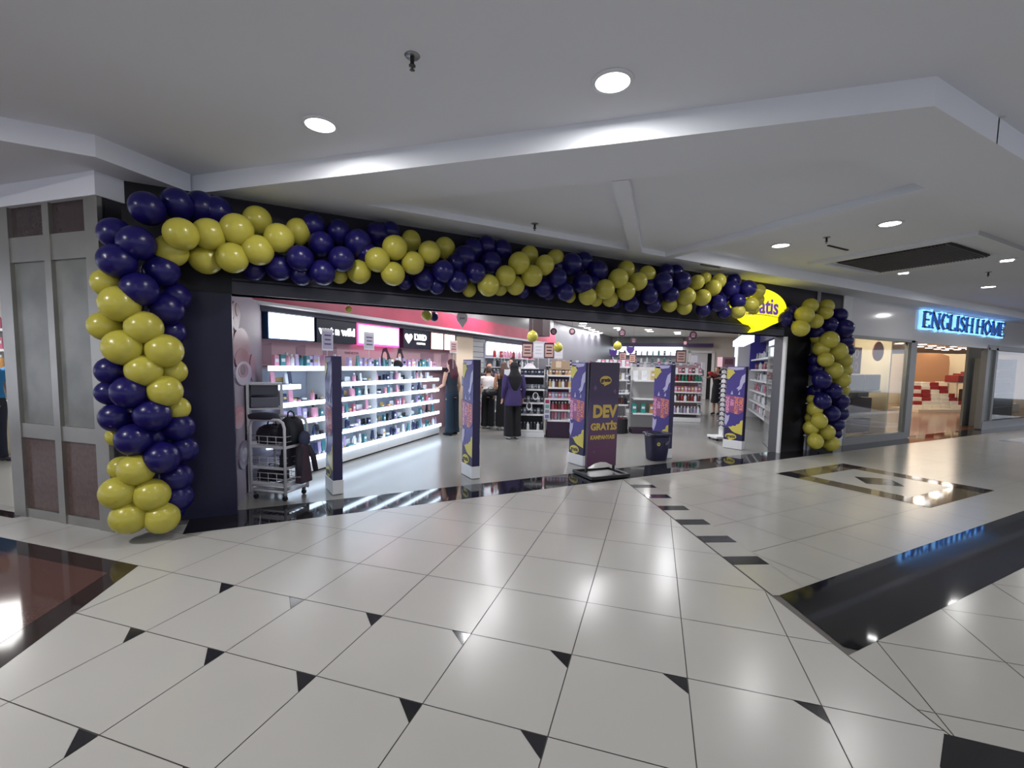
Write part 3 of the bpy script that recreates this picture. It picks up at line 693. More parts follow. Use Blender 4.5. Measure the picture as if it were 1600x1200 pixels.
# poster wall with a large face print, left of the shelves
P0, P1 = Vector((-.33,.62,0)), Vector((-.06,2.70,0)); dp = (P1-P0).normalized(); AP = math.atan2(dp.y, dp.x); LP = (P1-P0).length
t = thing('face_poster', 'tall mauve beauty poster of close-up lips and eyes inside the left jamb', 'poster', P0, AP)
b = MB(); b.box((LP/2,.03,1.2),(LP,.04,2.4), C((146,136,152),.6)); b.build('panel', t)
b = MB(); pf = -.006
def bl(x, z, rx, rz, c_, a0=0, a1=360, y=pf): b.plate(ell(x,z,rx,rz,26,a0,a1), y, .012, C(c_,.45))
bl(.55,1.72,.50,.24,(150,116,126)); bl(.25,2.1,.22,.12,(120,84,98),y=-.008); bl(.30,2.14,.10,.07,(98,62,76),y=-.012); bl(.2,1.98,.16,.07,(150,136,150),y=-.01)
bl(.55,1.60,.42,.13,(142,92,102),y=-.009); bl(.6,1.44,.48,.14,(172,160,176),y=-.010); bl(.55,1.47,.30,.08,(150,106,116),y=-.013); bl(.5,1.48,.13,.06,(96,66,80),y=-.016)
bl(1.2,1.50,.20,.17,(156,120,132),y=-.009); bl(.25,1.0,.30,.08,(170,112,120),y=-.009); bl(.25,.93,.28,.09,(184,132,140),y=-.011); bl(.5,.5,.3,.16,(120,108,128),y=-.009); bl(.48,.5,.18,.08,(166,156,172),y=-.012); bl(1.1,.6,.35,.25,(150,138,156),y=-.008)
b.build('face_print', t)

# ============================================================ COSMETICS WALL
FA, FB = Vector((.96,2.46,0)), Vector((3.56,5.09,0)); df = (FB-FA).normalized(); AF = math.atan2(df.y, df.x); nf = Vector((-df.y, df.x, 0))
F0 = FA - df*1.36
MODL = 1.24
prods = {}
def product(kind, c_, cap=(235,235,240), rough=.35):
    key = (kind, c_, cap)
    if key in prods: return prods[key]
    b = MB(); m_ = C(c_, rough); mc = C(cap, .3)
    if kind == 'bottle':
        b.lathe([(.028,0),(.03,.005),(.03,.10),(.022,.118),(.012,.122)], m_, seg=10); b.lathe([(.014,.12),(.015,.15),(.0001,.151)], mc, seg=10)
    elif kind == 'box':
        b.box((0,0,.06),(.055,.04,.12), m_); b.box((0,-.0205,.07),(.04,.002,.03), mc)
    elif kind == 'jar':
        b.lathe([(.03,0),(.032,.004),(.032,.035)], m_, seg=10); b.lathe([(.034,.035),(.034,.055),(.0001,.056)], mc, seg=10)
    elif kind == 'tube':
        b.box((0,0,.085),(.05,.03,.12), m_, top=1.0, topy=.12); b.lathe([(.016,0),(.016,.026)], mc, seg=8)
    elif kind == 'palette':
        b.box((0,0,.012),(.11,.08,.024), m_); b.box((0,.04,.05),(.11,.008,.075), mc)
    prods[key] = b.mesh(kind); return prods[key]
CN = {'pink':(214,150,172),'lilac':(176,160,200),'teal':(70,128,136),'navy':(44,52,86),'white':(226,228,232),'black':(34,34,40),'rose':(190,110,130),'amber':(190,140,84),'grey':(140,146,158),'green':(30,120,92),'red':(150,40,48),'brown':(100,62,58),'gold':(186,160,104),'turquoise':(40,150,140)}
def put(kind, cname, loc, rz, sc, where, idx, group, capn='white'):
    me = product(kind, CN[cname], CN[capn])
    nm = {'bottle':'bottle','box':'cosmetic_box','jar':'cream_jar','tube':'cream_tube','palette':'makeup_palette'}[kind]
    return inst(me, nm, loc, rz, sc, '%s %s %s, %s' % (cname, nm.split('_')[-1], where, idx), nm.replace('_', ' '), group)
rowz = [1.50, 1.25, 1.01, .76, .50, .22]
rown = ['top','second','third','fourth','fifth','bottom']
DEP = .46
rnd = random.Random(3)
def on_(a, b): return 'on %s shelf of %s glowing cabinet' % (a, b)
for mi in range(4):
    o0 = F0+df*(MODL*mi)
    t = thing('cosmetics_cabinet', 'white cosmetics cabinet with glowing shelf edges, %s from the left along the wall' % ORD[mi], 'display cabinet', (o0.x,o0.y,.001), AF, 'glowing cosmetics cabinets along the left wall')
    sl = .80 if mi == 0 else 0
    def pz(x0, x1, y0, y1, z0, z1, m):
        b = MB(); b.prism([(x0+y0*sl,y0),(x1,y0),(x1,y1),(x0+y1*sl,y1)], z0, z1, m); return b
    pz(.002, MODL-.002, .04, DEP, .022, .19, m_white).build('plinth', t, bevel=.004)
    pz(.006, MODL-.006, .06, DEP, .002, .022, m_dark).build('kick_strip', t)
    pz(.002, MODL-.002, DEP+.04, DEP+.06, .01, 1.5, mat('lit_back_panel', (200,210,228), .5)).build('back_panel', t)
    if mi: b = MB(); b.box((.008,DEP/2+.06,.84),(.014,DEP-.05,1.30), m_white); b.build('side_panel', t)
    for ri, z in enumerate(rowz):
        x0, x1 = .012, MODL-.012
        if mi == 0 and ri == 1: x1 = .62
        fr = 0.0 if ri in (0, 5) else .05+.02*(5-ri)/5
        sh = pz(x0, x1, fr+.012, DEP+.03, z-.02, z, m_white).build('shelf', t)
        b = MB(); b.box(((x0+x1)/2, fr+.004, z-.004), (x1-x0, .024, .062), m_led); b.build('light_strip', sh)  # strip built taller than its trim, so the LED glare is in the shape
        n = int((x1-x0)/.105)
        pal = [['white','pink','lilac','teal'],['pink','white','navy','grey'],['teal','navy','pink','white'],['pink','lilac','rose','teal'],['navy','teal','lilac','black'],['teal','lilac','navy','white']][ri]
        no = -1
        for k in range(n):
            if rnd.random() < .12: continue
            no += 1
            cn = rnd.choice(pal); kd = rnd.choice(['box','bottle','jar','tube','palette'] if ri else ['box','bottle','box','tube'])
            x = x0+.07+sl*.22+(x1-x0-.14-sl*.22)*k/max(1, n-1); y = fr+.09+rnd.random()*.05
            q = o0+df*x+nf*y
            put(kd, cn, (q.x,q.y,z+.0012), AF+rnd.uniform(-.15,.15), rnd.uniform(1.05,1.4) if ri else rnd.uniform(1.1,1.6), on_(rown[ri], ORD[mi]), ORD[no]+' from left', 'cosmetics on the glowing shelves', rnd.choice(['white','black','gold','white']))
# light boxes above
lbs = [(1.62,2.45,'white',None),(2.50,3.38,'dark',('wet n wild',.20,2.66)),(3.40,4.56,'pink',None),(4.70,5.60,'dark',('LYKD',.19,0)),(5.64,6.12,'peach',None),(6.16,6.62,'peach',None)]
lbl = ['blank glowing white light box at the left end of the wall','black light box with glowing white wet n wild lettering','glowing white light box with a pink border','black light box with a white heart and LYKD lettering','pale pink glowing light box, left one of the small pair','pale pink glowing light box, right one of the small pair']
for (s0, s1, k_, tx), lb in zip(lbs, lbl):
    q = wp((s0+s1)/2, 2.2); L_ = s1-s0
    t = thing('light_box', lb, 'light box', (q.x,q.y,2.115), AW, 'light boxes above the cosmetics wall')
    b = MB(); b.box((0,.06,0),(L_,.12,.40), {'white':C((50,90,140),.3),'dark':C((22,28,48),.3),'pink':mat('pink_glow',(255,90,170),.4,emis=1.2),'peach':C((120,70,80),.4)}[k_]); b.build('case', t)
    b = MB()
    if k_ == 'white': b.box((0,-.006,0),(L_-.03,.012,.37), m_box); b.build('face', t)
    if k_ == 'pink': b.box((0,-.006,0),(L_-.08,.012,.33), mat('lightbox_pinkwhite',(255,255,255),.4,emis=3,ecol=(255,232,245))); b.build('face', t)
    if k_ == 'peach': b.box((0,-.006,0),(L_-.03,.012,.36), mat('lightbox_peach',(255,245,240),.4,emis=1.5,ecol=(255,226,216))); b.build('face', t)
    if tx:
        ml = mat('lit_lettering', (255,255,255), .4, emis=3)
        if tx[0] == 'LYKD':
            b.text('LYKD', .17, ml, Matrix.Translation((.10,-.008,.04)), .012, .006, 1.0); q_ = MB(); q_.text('BEAUTY BAR', .05, ml, Matrix.Translation((.12,-.008,-.09)), .01, .001); q_.build('small_lettering', t)
            h_ = MB(); h_.plate([(-.30,-.10),(-.40,.0),(-.42,.06),(-.38,.10),(-.33,.09),(-.30,.05),(-.27,.09),(-.22,.10),(-.18,.06),(-.20,.0)], -.014, 0, ml); h_.build('heart', t)
        else: b.text('wet n wild', .185, ml, Matrix.Translation((.0,-.008,.0)), .012, .006, 1.0)
        b.build('lettering', t)
# mural between the shelves and the light boxes
t = thing('mural_panel', 'pinkish mural with two dark-haired women above the glowing shelves', 'mural', wp(1.3,2.35,1.52), AW)
b = MB(); b.box((2.7,0,.20),(5.4,.012,.40), C((196,160,168),.5)); b.build('panel', t)
for x, s_ in ((3.0,.13),(3.45,.11)):
    b = MB(); b.plate([(x-s_*1.1,.0),(x-s_*.9,.2),(x-s_*.5,.36),(x+s_*.3,.38),(x+s_*.9,.25),(x+s_*1.7,.0)], -.012, 0, C((52,38,60),.5)); b.plate(ell(x-.02,.19,s_*.5,s_*.85), -.016, 0, C((214,176,170),.5)); b.plate(ell(x-.02,.15,s_*.14,s_*.1), -.018, 0, C((150,40,60),.5)); b.build('portrait_print', t)
for x, w_ in ((.35,.25),(1.0,.18),(4.4,.5),(5.1,.3),(1.6,.3)): b = MB(); b.plate([(x-w_/2,.02),(x-w_/2,.3),(x+w_/2,.34),(x+w_/2,.02)], -.01, 0, C((158,124,140),.5)); b.build('pattern_print', t)
b = MB(); b.text('YEN\u0130 SEZON', .06, C((120,70,90),.5), Matrix.Translation((2.1,-.009,.24)), .003); b.build('lettering', t)
# price cards on stalks
def card(name, label, loc, rz, w_, h_, c1, c2, stalk=.4, group='price cards', ln_=3):
    t_ = thing(name, label, 'price card', loc, rz, group)
    b = MB(); b.box((0,0,0),(w_,.008,h_), C(c1,.4)); b.build('frame', t_)
    b = MB(); b.box((0,-.005,-h_*.02),(w_*.84,.004,h_*.80), C(c2,.4)); b.build('sheet', t_)
    b = MB()
    for k in range(ln_): b.box((0,-.008,h_*(.2-.2*k)),(w_*(.6-.08*(k%2)),.003,h_*.07), C(c1 if sum(c1) < sum(c2) else (90,80,110),.4))
    b.build('print', t_)
    if stalk: b = MB(); b.tube([(0,.008,-h_/2),(0,.008,-h_/2-stalk)], .004, m_white, seg=6); b.build('stalk', t_)
    return t_
for s_, d_, z, w_, h_, c2, lb in ((2.19,1.62,1.93,.21,.33,(188,180,205),'white-framed price card hanging before the wet n wild box'),(3.08,1.62,1.96,.24,.30,(205,200,215),'price card standing before the pink light box'),(5.68,1.62,1.98,.28,.27,(216,170,160),'price card with a pink sheet at the right end of the cosmetics wall')):
    card('price_card', lb, wp(s_,d_,z), AW, w_, h_, (225,225,232), c2, .35, 'price cards over the cosmetics wall')
# low electric screen and black cap on shelf
q = wp(4.0,1.78)
t = thing('black_cap', 'black cap lying on a small stand on the top glowing shelf', 'cap', (q.x,q.y,1.535), AW)
b = MB(); b.ball((0,0,.03),(.10,.10,.09), m_dark); b.build('crown', t); b = MB(); b.plate(ell(0,0,.10,.10), 0, .01, m_dark, Matrix.Translation((.08,-.02,.03)) @ Matrix.Rotation(PI/2,4,'X')); b.build('peak', t)
# cream column, slat wall and second run of lit shelving
b = MB(); wbox(b, 6.75, 7.55, 2.24, 2.36, 0, 2.38, m_cream); struct(b.build('wall_left_pier'))
t = thing('slat_wall', 'pale grey slatted wall panel behind the customers', 'wall panel', wp(7.9,2.3,0), AW)
b = MB(); b.box((0,0,1.15),(.72,.03,2.3), C((186,188,190),.5)); b.build('panel', t)
b = MB()
for k in range(14): b.box((0,-.017,.4+k*.14),(.72,.006,.014), C((100,104,108),.5))
b.build('slot', t)
t = thing('wall_shelving', 'lit wall shelving with packed products behind the group of customers', 'shelving', wp(9.6,1.95,0), AW)
b = MB(); b.box((0,.32,1.1),(2.8,.03,2.2), C((150,152,166),.5)); b.build('back_panel', t)
b = MB(); b.box((0,.26,2.06),(2.7,.05,.36), mat('lightbox_cool',(250,252,255),.4,emis=1.7,ecol=(235,240,255))); b.build('light_panel', t)
for z in (.3,.62,.94,1.25,1.54,1.80):
    b = MB(); b.box((0,.14,z),(2.8,.3,.02), m_white); b.build('shelf', t)
for ri, z in enumerate((1.25,1.54,1.80)):
    for k in range(14):
        cn = rnd.choice([['black','grey','navy'],['grey','black','white'],['pink','red','white']][ri]); q = wp(8.3+k*.2, 1.95+.05)
        put(rnd.choice(['box','bottle']), cn, (q.x,q.y,z+.012), AW, 1.5, 'on %s shelf of lit shelving behind customers' % ['lower','middle','upper'][ri], ORD[k], 'products on the far left wall')
# back wall shelving, glowing
t = thing('back_wall_shelving', 'long glowing shelving along the back wall under the purple band', 'shelving', bw(1.2,.0,0), -PI/4)
b = MB(); b.box((0,-.1,2.55),(7.4,.06,.44), mat('lightbox_back',(250,252,255),.4,emis=2.6,ecol=(228,242,250))); b.build('light_panel', t)
b = MB(); b.box((0,-.05,1.2),(7.4,.04,2.3), C((170,172,180),.5)); b.build('back_panel', t)
for z in (.3,.7,1.1,1.5,1.9,2.28):
    b = MB(); b.box((0,-.3,z),(7.4,.42,.03), C((60,58,70),.5) if z > 2 else m_white); b.build('shelf', t)
for ri, z in enumerate((1.9,2.30)):
    for k in range(24):
        cn = rnd.choice(['teal','white','grey','navy','rose','pink']); q = bw(-2.3+k*.3, .42)
        put(rnd.choice(['box','bottle','box']), cn, (q.x,q.y,z+.02), -PI/4, 1.6+.4*rnd.random(), 'on %s shelf of the glowing back wall' % ['lower','upper'][ri], ORD[k], 'products on the back wall')

# ============================================================ GONDOLAS
def gondola(name, label, a, b_, depth, H_, levels, base, backc, shelfc=m_white, postL=True):
    a = Vector((*a,0)); b_ = Vector((*b_,0)); L_ = (b_-a).length; an = math.atan2((b_-a).y,(b_-a).x)
    t_ = thing(name, label, 'display stand', (a.x,a.y,.001), an)
    q = MB(); q.box((L_/2,depth/2,.06),(L_,depth,.12), base); q.build('plinth', t_, bevel=.004)
    q = MB(); q.box((L_/2,depth-.02,H_/2+.06),(L_,.03,H_-.12), backc); q.build('back_panel', t_)
    for x in (.015, L_-.015):
        q = MB(); q.box((x,depth-.05,H_/2),(.03,.04,H_), m_white); q.build('post', t_)
    for z in levels:
        q = MB(); q.box((L_/2,depth/2,z-.012),(L_-.03,depth-.02,.024), shelfc); sh = q.build('shelf', t_)
        q = MB(); q.box((L_/2,.004,z-.014),(L_-.03,.012,.04), C((232,232,232),.4)); q.build('price_rail', sh)
    return t_, a, an, L_
def stock(info, levels, pals, kinds, n, sc, what, group, front=.10):
    t_, a, an, L_ = info; dd = Vector((math.cos(an),math.sin(an),0)); nn = Vector((-dd.y,dd.x,0))
    for ri, z in enumerate(levels):
        for k in range(n):
            cn = pals[ri][k % len(pals[ri])]; q = a+dd*(.06+(L_-.12)*k/max(1,n-1))+nn*front
            put(kinds[ri], cn, (q.x,q.y,z+.002), an, sc, 'on %s shelf down of %s' % (ORD[ri], what), ORD[k]+' from left', group, 'grey' if cn in ('black',) else 'white')
lv = [1.38,1.08,.78,.52,.16]
i1 = gondola('makeup_gondola','dark stand of black cosmetics beside the woman in the purple jacket',(4.94,3.99),(5.44,3.70),.42,1.52,lv,m_white,C((30,30,36),.5))
stock(i1, lv, [['black','navy'],['black','grey'],['black','black','grey'],['black','grey'],['black','black','white']], ['box','palette','box','box','bottle'], 7, 1.15, 'the dark cosmetics stand', 'black cosmetics on the dark stand')
lv = [1.40,1.13,.88,.63,.40]
i2 = gondola('rack_gondola','white-shelved rack with a dark purple base right of the black cosmetics stand',(5.48,3.66),(5.96,3.40),.45,1.5,lv,C((46,24,50),.5),C((60,34,62),.5))
stock(i2, lv, [['gold','brown','amber'],['gold','white','brown'],['rose','lilac','grey'],['brown','rose','red'],['grey','rose','pink']], ['box','bottle','box','bottle','tube'], 7, 1.15, 'the purple-based rack', 'products on the purple-based rack')
t, a, an, L_ = i2
b = MB(); b.box((L_/2,-.005,.19),(L_-.02,.02,.34), C((46,24,50),.5)); b.build('front_board', t)
# tester stand of small cards on the post between the two
q = MB(); q.box((0,0,0),(.12,.02,.46), m_white)
for k in range(4): q.box((0,-.012,.16-.11*k),(.09,.006,.08), C([(150,60,90),(110,150,150),(140,140,150),(120,110,160)][k],.4))
o = q.build('sample_card_strip'); o.location = (5.44,3.60,.66); o.rotation_euler = (0,0,-.52); tag(o, 'white strip of small sample cards on the post between the two stands', 'card strip')
for k, (x, y, z, lb) in enumerate(((5.22,3.74,.93,'round white shelf wobbler at the right of the dark cosmetics stand'),(5.10,3.80,.70,'round white shelf wobbler lower on the dark cosmetics stand'))):
    q = MB(); q.plate(ell(0,0,.065,.085,20), -.003, .003, m_white); q.plate(ell(0,.01,.045,.06,20), -.005, 0, C((40,38,46),.5)); o = q.build('shelf_wobbler'); o.location = (x,y,z); o.rotation_euler = (0,0,-.5); tag(o, lb, 'wobbler')
# red and white carton by the purple base
q = MB(); q.box((0,0,.14),(.10,.16,.28), C((176,40,44),.5)); q.box((-.052,0,.14),(.004,.12,.22), m_white); o = q.build('red_carton'); o.location = (6.02,3.30,.10); o.rotation_euler=(0,0,-.5); tag(o, 'red and white carton hooked at the foot of the purple-based rack', 'carton')
# light pink sleeve of gifts
t = thing('plush_hanger', 'pale pink plush toys hanging at the right end of the purple-based rack', 'plush toy', (6.10,3.36,.80), 0)
b = MB()
for k in range(4): b.ball((.01*k,.0,.0+k*.13),(.055+.015*(k%2),.05,.075), C((224,186,180),.9))
b.build('body', t); b = MB(); b.tube([(0,0,.5),(0,.02,.62)], .004, m_white, seg=5); b.build('cord', t)
# poster cards over the stands
for k, (x, y, w_, h_, c1, c2, lb) in enumerate([(824,547,17,24,(60,34,54),(196,160,150),'dark maroon price card, leftmost above the dark cosmetics stand'),(841.5,547,17,26,(200,196,200),(222,220,228),'white price card with a yellow corner, second above the dark stand'),(858,547.5,15,24,(60,34,54),(196,160,150),'dark maroon price card, third above the dark stand'),(873,551,13,20,(205,200,206),(222,220,228),'white price card under the second yellow balloon')]):
    P = at_d(x, y, 10.25); s_ = 10.25/FPX
    card('price_card', lb, P, -.5, w_*s_, h_*s_, c1, c2, P.z-h_*s_/2-1.53, 'price cards above the cosmetics stands')
q = MB(); q.prism([(-.2,-.15),(.2,-.15),(.2,.15),(-.2,.15)], 0, .02, m_white); q.box((0,0,.07),(.3,.22,.12), C((214,208,214),.5), top=.35); o = q.build('gift_pile'); o.location = (5.22,4.02,1.525); o.rotation_euler=(0,0,-.5); tag(o, 'white peaked box display on top of the dark cosmetics stand', 'box')
q = MB(); q.box((0,0,.11),(.40,.2,.20), C((176,150,124),.6)); q.box((-.05,-.101,.12),(.12,.004,.14), C((226,206,180),.5)); o = q.build('kraft_box'); o.location = (5.80,3.66,1.515); o.rotation_euler=(0,0,-.5); tag(o, 'light brown boxes standing on top of the purple-based rack', 'box')
q = MB(); q.box((0,0,.07),(.26,.22,.14), m_white); o = q.build('white_carton'); o.location = (4.86,4.28,1.36); o.rotation_euler=(0,0,-.5); tag(o, 'white carton at the left end of the dark cosmetics stand top', 'carton')
q = MB(); q.box((0,0,.68),(.24,.22,1.35), C((60,58,66),.5)); o = q.build('stand_end_post'); o.location = (4.86,4.28,.003); o.rotation_euler=(0,0,-.5); tag(o, 'slim dark end stand under the white carton', 'display stand')
# round-fronted stand behind the board
lv = [1.62,1.30,.98,.70,.34,.14]
i3 = gondola('round_gondola','white-shelved stand with a dark curved base showing right of the campaign board',(7.05,3.95),(7.72,3.52),.45,1.6,lv,m_dark,C((176,172,172),.5))
stock(i3, lv, [['white','pink'],['white','grey','gold'],['grey','white'],['brown','black','brown'],['red','brown','red'],['grey','black','white']], ['box','box','jar','bottle','jar','jar'], 8, 1.35, 'stand beside the campaign board', 'products beside the campaign board')
t = i3[0]; L_ = i3[3]
b = MB(); b.prism(ell(L_/2,.06,L_/2,.22,20,180,360), .0, .36, C((28,26,32),.35)); b.build('curved_base', t)
for z in (1.30,.98,.70): b = MB(); b.prism(ell(L_/2,.03,L_/2,.14,16,180,360), z-.024, z, m_white); b.build('curved_lip', t)
i4 = gondola('side_gondola','white shelf stand with a teal box half hidden by the fourth gate',(7.80,3.48),(8.62,2.98),.4,1.62,[1.30,.86,.50],C((46,26,50),.5),C((190,188,186),.5))
stock(i4, [1.30,.50], [['white','white','gold'],['turquoise','turquoise','amber']], ['box','box'], 5, 1.9, 'the stand behind the fourth gate', 'products on the half hidden stand')
lv = [1.46,1.22,.90,.62,.26]
i5 = gondola('shampoo_gondola','white stand of bottles between the fourth gate and the staff member',(10.55,5.28),(11.50,4.56),.5,1.7,lv,m_white,C((176,150,152),.5))
stock(i5, lv, [['brown','white','rose'],['red','brown','green','green'],['amber','pink','rose'],['red','white','brown'],['grey','lilac','white']], ['box','bottle','box','bottle','bottle'], 12, 1.35, 'back door bottle stand', 'bottles on the stand near the back door')
for k, (x, y, w_, h_, c1, c2, lb) in enumerate([(1064,557,15,20,(70,44,58),(196,160,150),'dark maroon card on top of the bottle stand'),(1084.5,561,11,12,(205,200,206),(222,220,228),'small white card on top of the bottle stand'),(973,558,11,16,(70,44,58),(196,160,150),'maroon card above the campaign board'),(988,560,10,14,(90,60,80),(206,170,150),'small card right of the maroon one above the campaign board')]):
    dd = 14.0 if k < 2 else 11.3; P = at_d(x, y, dd); s_ = dd/FPX; card('price_card', lb, P, -.6, w_*s_, h_*s_, c1, c2, max(.05, P.z-h_*s_/2-(1.71 if k < 2 else 1.63)), 'price cards over the middle stands')
# distant low shelving run
i6 = gondola('far_gondola','long white shelving run in the middle of the shop',(9.0,9.6),(13.2,5.9),.5,1.75,[1.62,1.35,1.05,.72,.4],m_white,C((150,146,154),.5))
stock(i6, [1.62,1.35], [['white','grey','rose','white','navy'],['black','white','grey']], ['box','bottle'], 24, 1.7, 'the long middle run', 'products on the long middle run')
# right wall shelving
t = thing('right_wall_shelving', 'white shelving of bagged and bottled products behind the right jamb', 'shelving', p0+nr*.02, AR)
b = MB(); b.box((LR/2,-.44,1.2),(LR,.03,2.4), C((170,168,176),.4)); b.build('back_panel', t)
levs = [.30,.62,.95,1.28,1.60,1.92]
for z in levs:
    b = MB(); b.box((LR/2,-.21,z),(LR-.1,.40,.02), C((206,208,214),.3)); sh = b.build('shelf', t)
    b = MB(); b.box((LR/2,-.005,z),(LR-.1,.012,.05), m_white); b.build('price_rail', sh)
for k in range(6): b = MB(); b.box((.1+k*(LR-.2)/5,-.40,1.15),(.04,.04,2.3), m_chrome); b.build('upright', t)
for ri, z in enumerate(levs):
    for k in range(20):
        cn = rnd.choice([['white','pink','grey'],['lilac','grey','white'],['white','rose','grey'],['grey','white','brown'],['brown','white','rose'],['white','grey']][ri]); s_ = .25+k*(LR-.5)/19; q = p0+dr*s_+nr*.17
        put(rnd.choice(['box','bottle','tube']), cn, (q.x,q.y,z+.012), AR+PI, 1.5, 'on %s shelf of right wall shelving' % ['lowest','second','third','fourth','fifth','highest'][ri], ORD[k] + ' from the jamb', 'products on the right wall shelving')
t = thing('hanging_lamp_panel', 'bright slanted light panel over the right wall shelving', 'light panel', (11.3,3.05,2.35), AR)
b = MB(); b.box((0,.1,0),(2.6,.28,.16), mat('lightbox_right',(250,252,255),.4,emis=1.9,ecol=(226,236,255))); b.build('light_panel', t)
t = thing('glass_screen', 'clear glass screen beside the right jamb', 'glass screen', (8.86,.66,.002), AR-.0)
b = MB(); b.box((.55,.0,1.12),(1.0,.008,2.2), m_glass); b.build('pane', t); b = MB(); b.box((.55,0,.01),(1.0,.02,.02), m_chrome); b.build('channel', t)
# spinner rack
t = thing('spinner_rack', 'white spinner rack on castors with stepped rows of sunglasses left of the last gate', 'display rack', (9.10,1.98,.001), R(-20))
b = MB(); b.box((0,0,.075),(.46,.40,.05), m_white); b.build('base', t, bevel=.01)
b = MB(); b.box((.06,0,.88),(.16,.16,1.56), m_white); b.build('column', t)
b = MB(); b.box((.02,0,1.76),(.30,.20,.22), C((196,160,168),.4)); b.box((.02,-.102,1.77),(.2,.004,.12), C((150,100,116),.4)); b.build('header', t)
for k in range(13):
    z = .32+k*.105
    b = MB(); b.tube([(-.06,-.085,z+.03),(-.02,-.10,z),(.04,-.11,z),(.10,-.11,z),(.14,-.09,z+.03)], .014, C([(60,48,66),(40,38,50),(90,64,80)][k%3],.3), seg=6); b.tube([(-.03,.07,z+.03),(-.07,.05,z),(-.09,-.02,z),(-.07,-.07,z+.03)], .014, C((52,46,60),.3), seg=6); b.build('sunglasses', t)
for x in (-.19,.19):
    for y in (-.15,.15):
        b = MB(); b.lathe([(.022,-.012),(.026,0),(.022,.012)], m_dark, seg=12, M=Matrix.Translation((x,y,.027)) @ Matrix.Rotation(PI/2,4,'X')); b.build('castor', t)
# balloons and discs hanging in the shop
def air(x, y, r, d_, col_, lb, grp='loose balloons inside the shop'):
    P = at_d(x, y, d_); rr = r*d_/FPX; t_ = thing('balloon', lb, 'balloon', P, 0, grp)
    o = bpy.data.objects.new('balloon_body', bb[col_]); COL.objects.link(o); o.scale = (rr,rr,rr); o.rotation_euler = (PI,0,0); o.parent = t_
    b = MB(); b.tube([(0,0,rr*1.2),(0,0,3.295-P.z)], .002, m_white, seg=4); b.build('string', t_)
    return P
air(832,526,8.6,9.4,'y','bright yellow balloon hanging above the dark cosmetics stand'); air(872,543,7.2,9.6,'y','bright yellow balloon above the purple-based rack'); air(965,541,6.6,11,'y','bright yellow balloon hanging over the campaign board')
air(667,493,8.2,7.0,'y','yellow balloon stuck on the pink band inside the shop'); air(678,495,7.0,7.15,'p','purple balloon behind the yellow one on the pink band')
air(545,484,5,5.2,'y','yellow balloon half hidden by the lintel above the pink light box')
t = thing('speech_bubble_board', 'white speech-bubble card hanging before the pink band', 'hanging card', at_d(722,500,7.2), .3)
b = MB(); b.plate(ell(0,.03,.105,.10,24,-60,240)+[(-.02,-.09),(.0,-.14),(.04,-.07)], -.006, .006, C((232,224,226),.5)); b.build('card', t); b = MB(); b.text('gratis', .05, C((150,140,170),.5), Matrix.Translation((0,-.008,.03)), .002); b.build('lettering', t); b = MB(); b.tube([(0,0,.13),(0,0,3.29-t.location.z)], .002, m_white, seg=4); b.build('cord', t)
for k, (x, y, r, d_, lb) in enumerate([(865,518,5.4,9,'dark oval hanging disc, leftmost of the row under the shop ceiling'),(894,518,5.2,10,'pinkish oval hanging disc, second of the row'),(972,520,6,11,'dark oval hanging disc over the middle of the shop'),(990,532,5.2,13,'grey hanging disc below and right of the middle one'),(1083,523.5,6.2,11,'dark oval hanging disc high before the back door'),(1078,529,4,12,'small dark disc hanging behind the high one'),(1070.5,536,4.6,12,'dark hanging disc with a pale print, lowest before the back door')]):
    P = at_d(x, y, d_); s_ = r*d_/FPX; t = thing('hanging_disc', lb, 'hanging sign', P, -.5, 'discs hanging from the shop ceiling')
    b = MB(); b.plate(ell(0,0,s_*.95,s_,24), -.008, .008, C((66,46,58),.4)); b.build('disc', t)
    b = MB(); b.plate(ell(0,.1*s_,s_*.55,s_*.5,16), -.011, .0, C((206,160,160) if k in (1,6) else (130,100,110),.4)); b.plate([(-.45*s_,-.5*s_),(.45*s_,-.5*s_),(.4*s_,-.35*s_),(-.4*s_,-.35*s_)], -.011, 0, C((190,170,180),.4)); b.build('print', t)
    b = MB(); b.tube([(0,0,s_),(0,0,3.29-P.z)], .0025, m_chrome, seg=4); b.build('cord', t)
for k, (x, y, d_, lb) in enumerate([(958,551,10.8,'purple cut-out sign standing above the campaign board'),(985,546,12,'small purple cut-out sign right of the hanging yellow balloon')]):
    P = at_d(x, y, d_); s_ = d_/FPX; t = thing('cutout_sign', lb, 'sign', P, -.5, 'purple cut-out signs')
    b = MB(); b.plate([(-6*s_,6*s_),(-3*s_,4*s_),(3*s_,4*s_),(6*s_,6*s_),(6*s_,-1*s_),(3*s_,-6*s_),(-3*s_,-6*s_),(-6*s_,-1*s_)], -.01, .01, C((74,50,120),.4)); b.build('board', t)
    b = MB(); b.tube([(0,0,-6*s_),(0,0,-12*s_)], .006, m_white, seg=6); b.build('stem', t)

b = MB(); P = at_d(843, 520, 12.5); b.box((P.x,P.y,2.85),(.5,.4,.9), C((58,40,44),.5), rz=.6); struct(b.build('trim_25'))
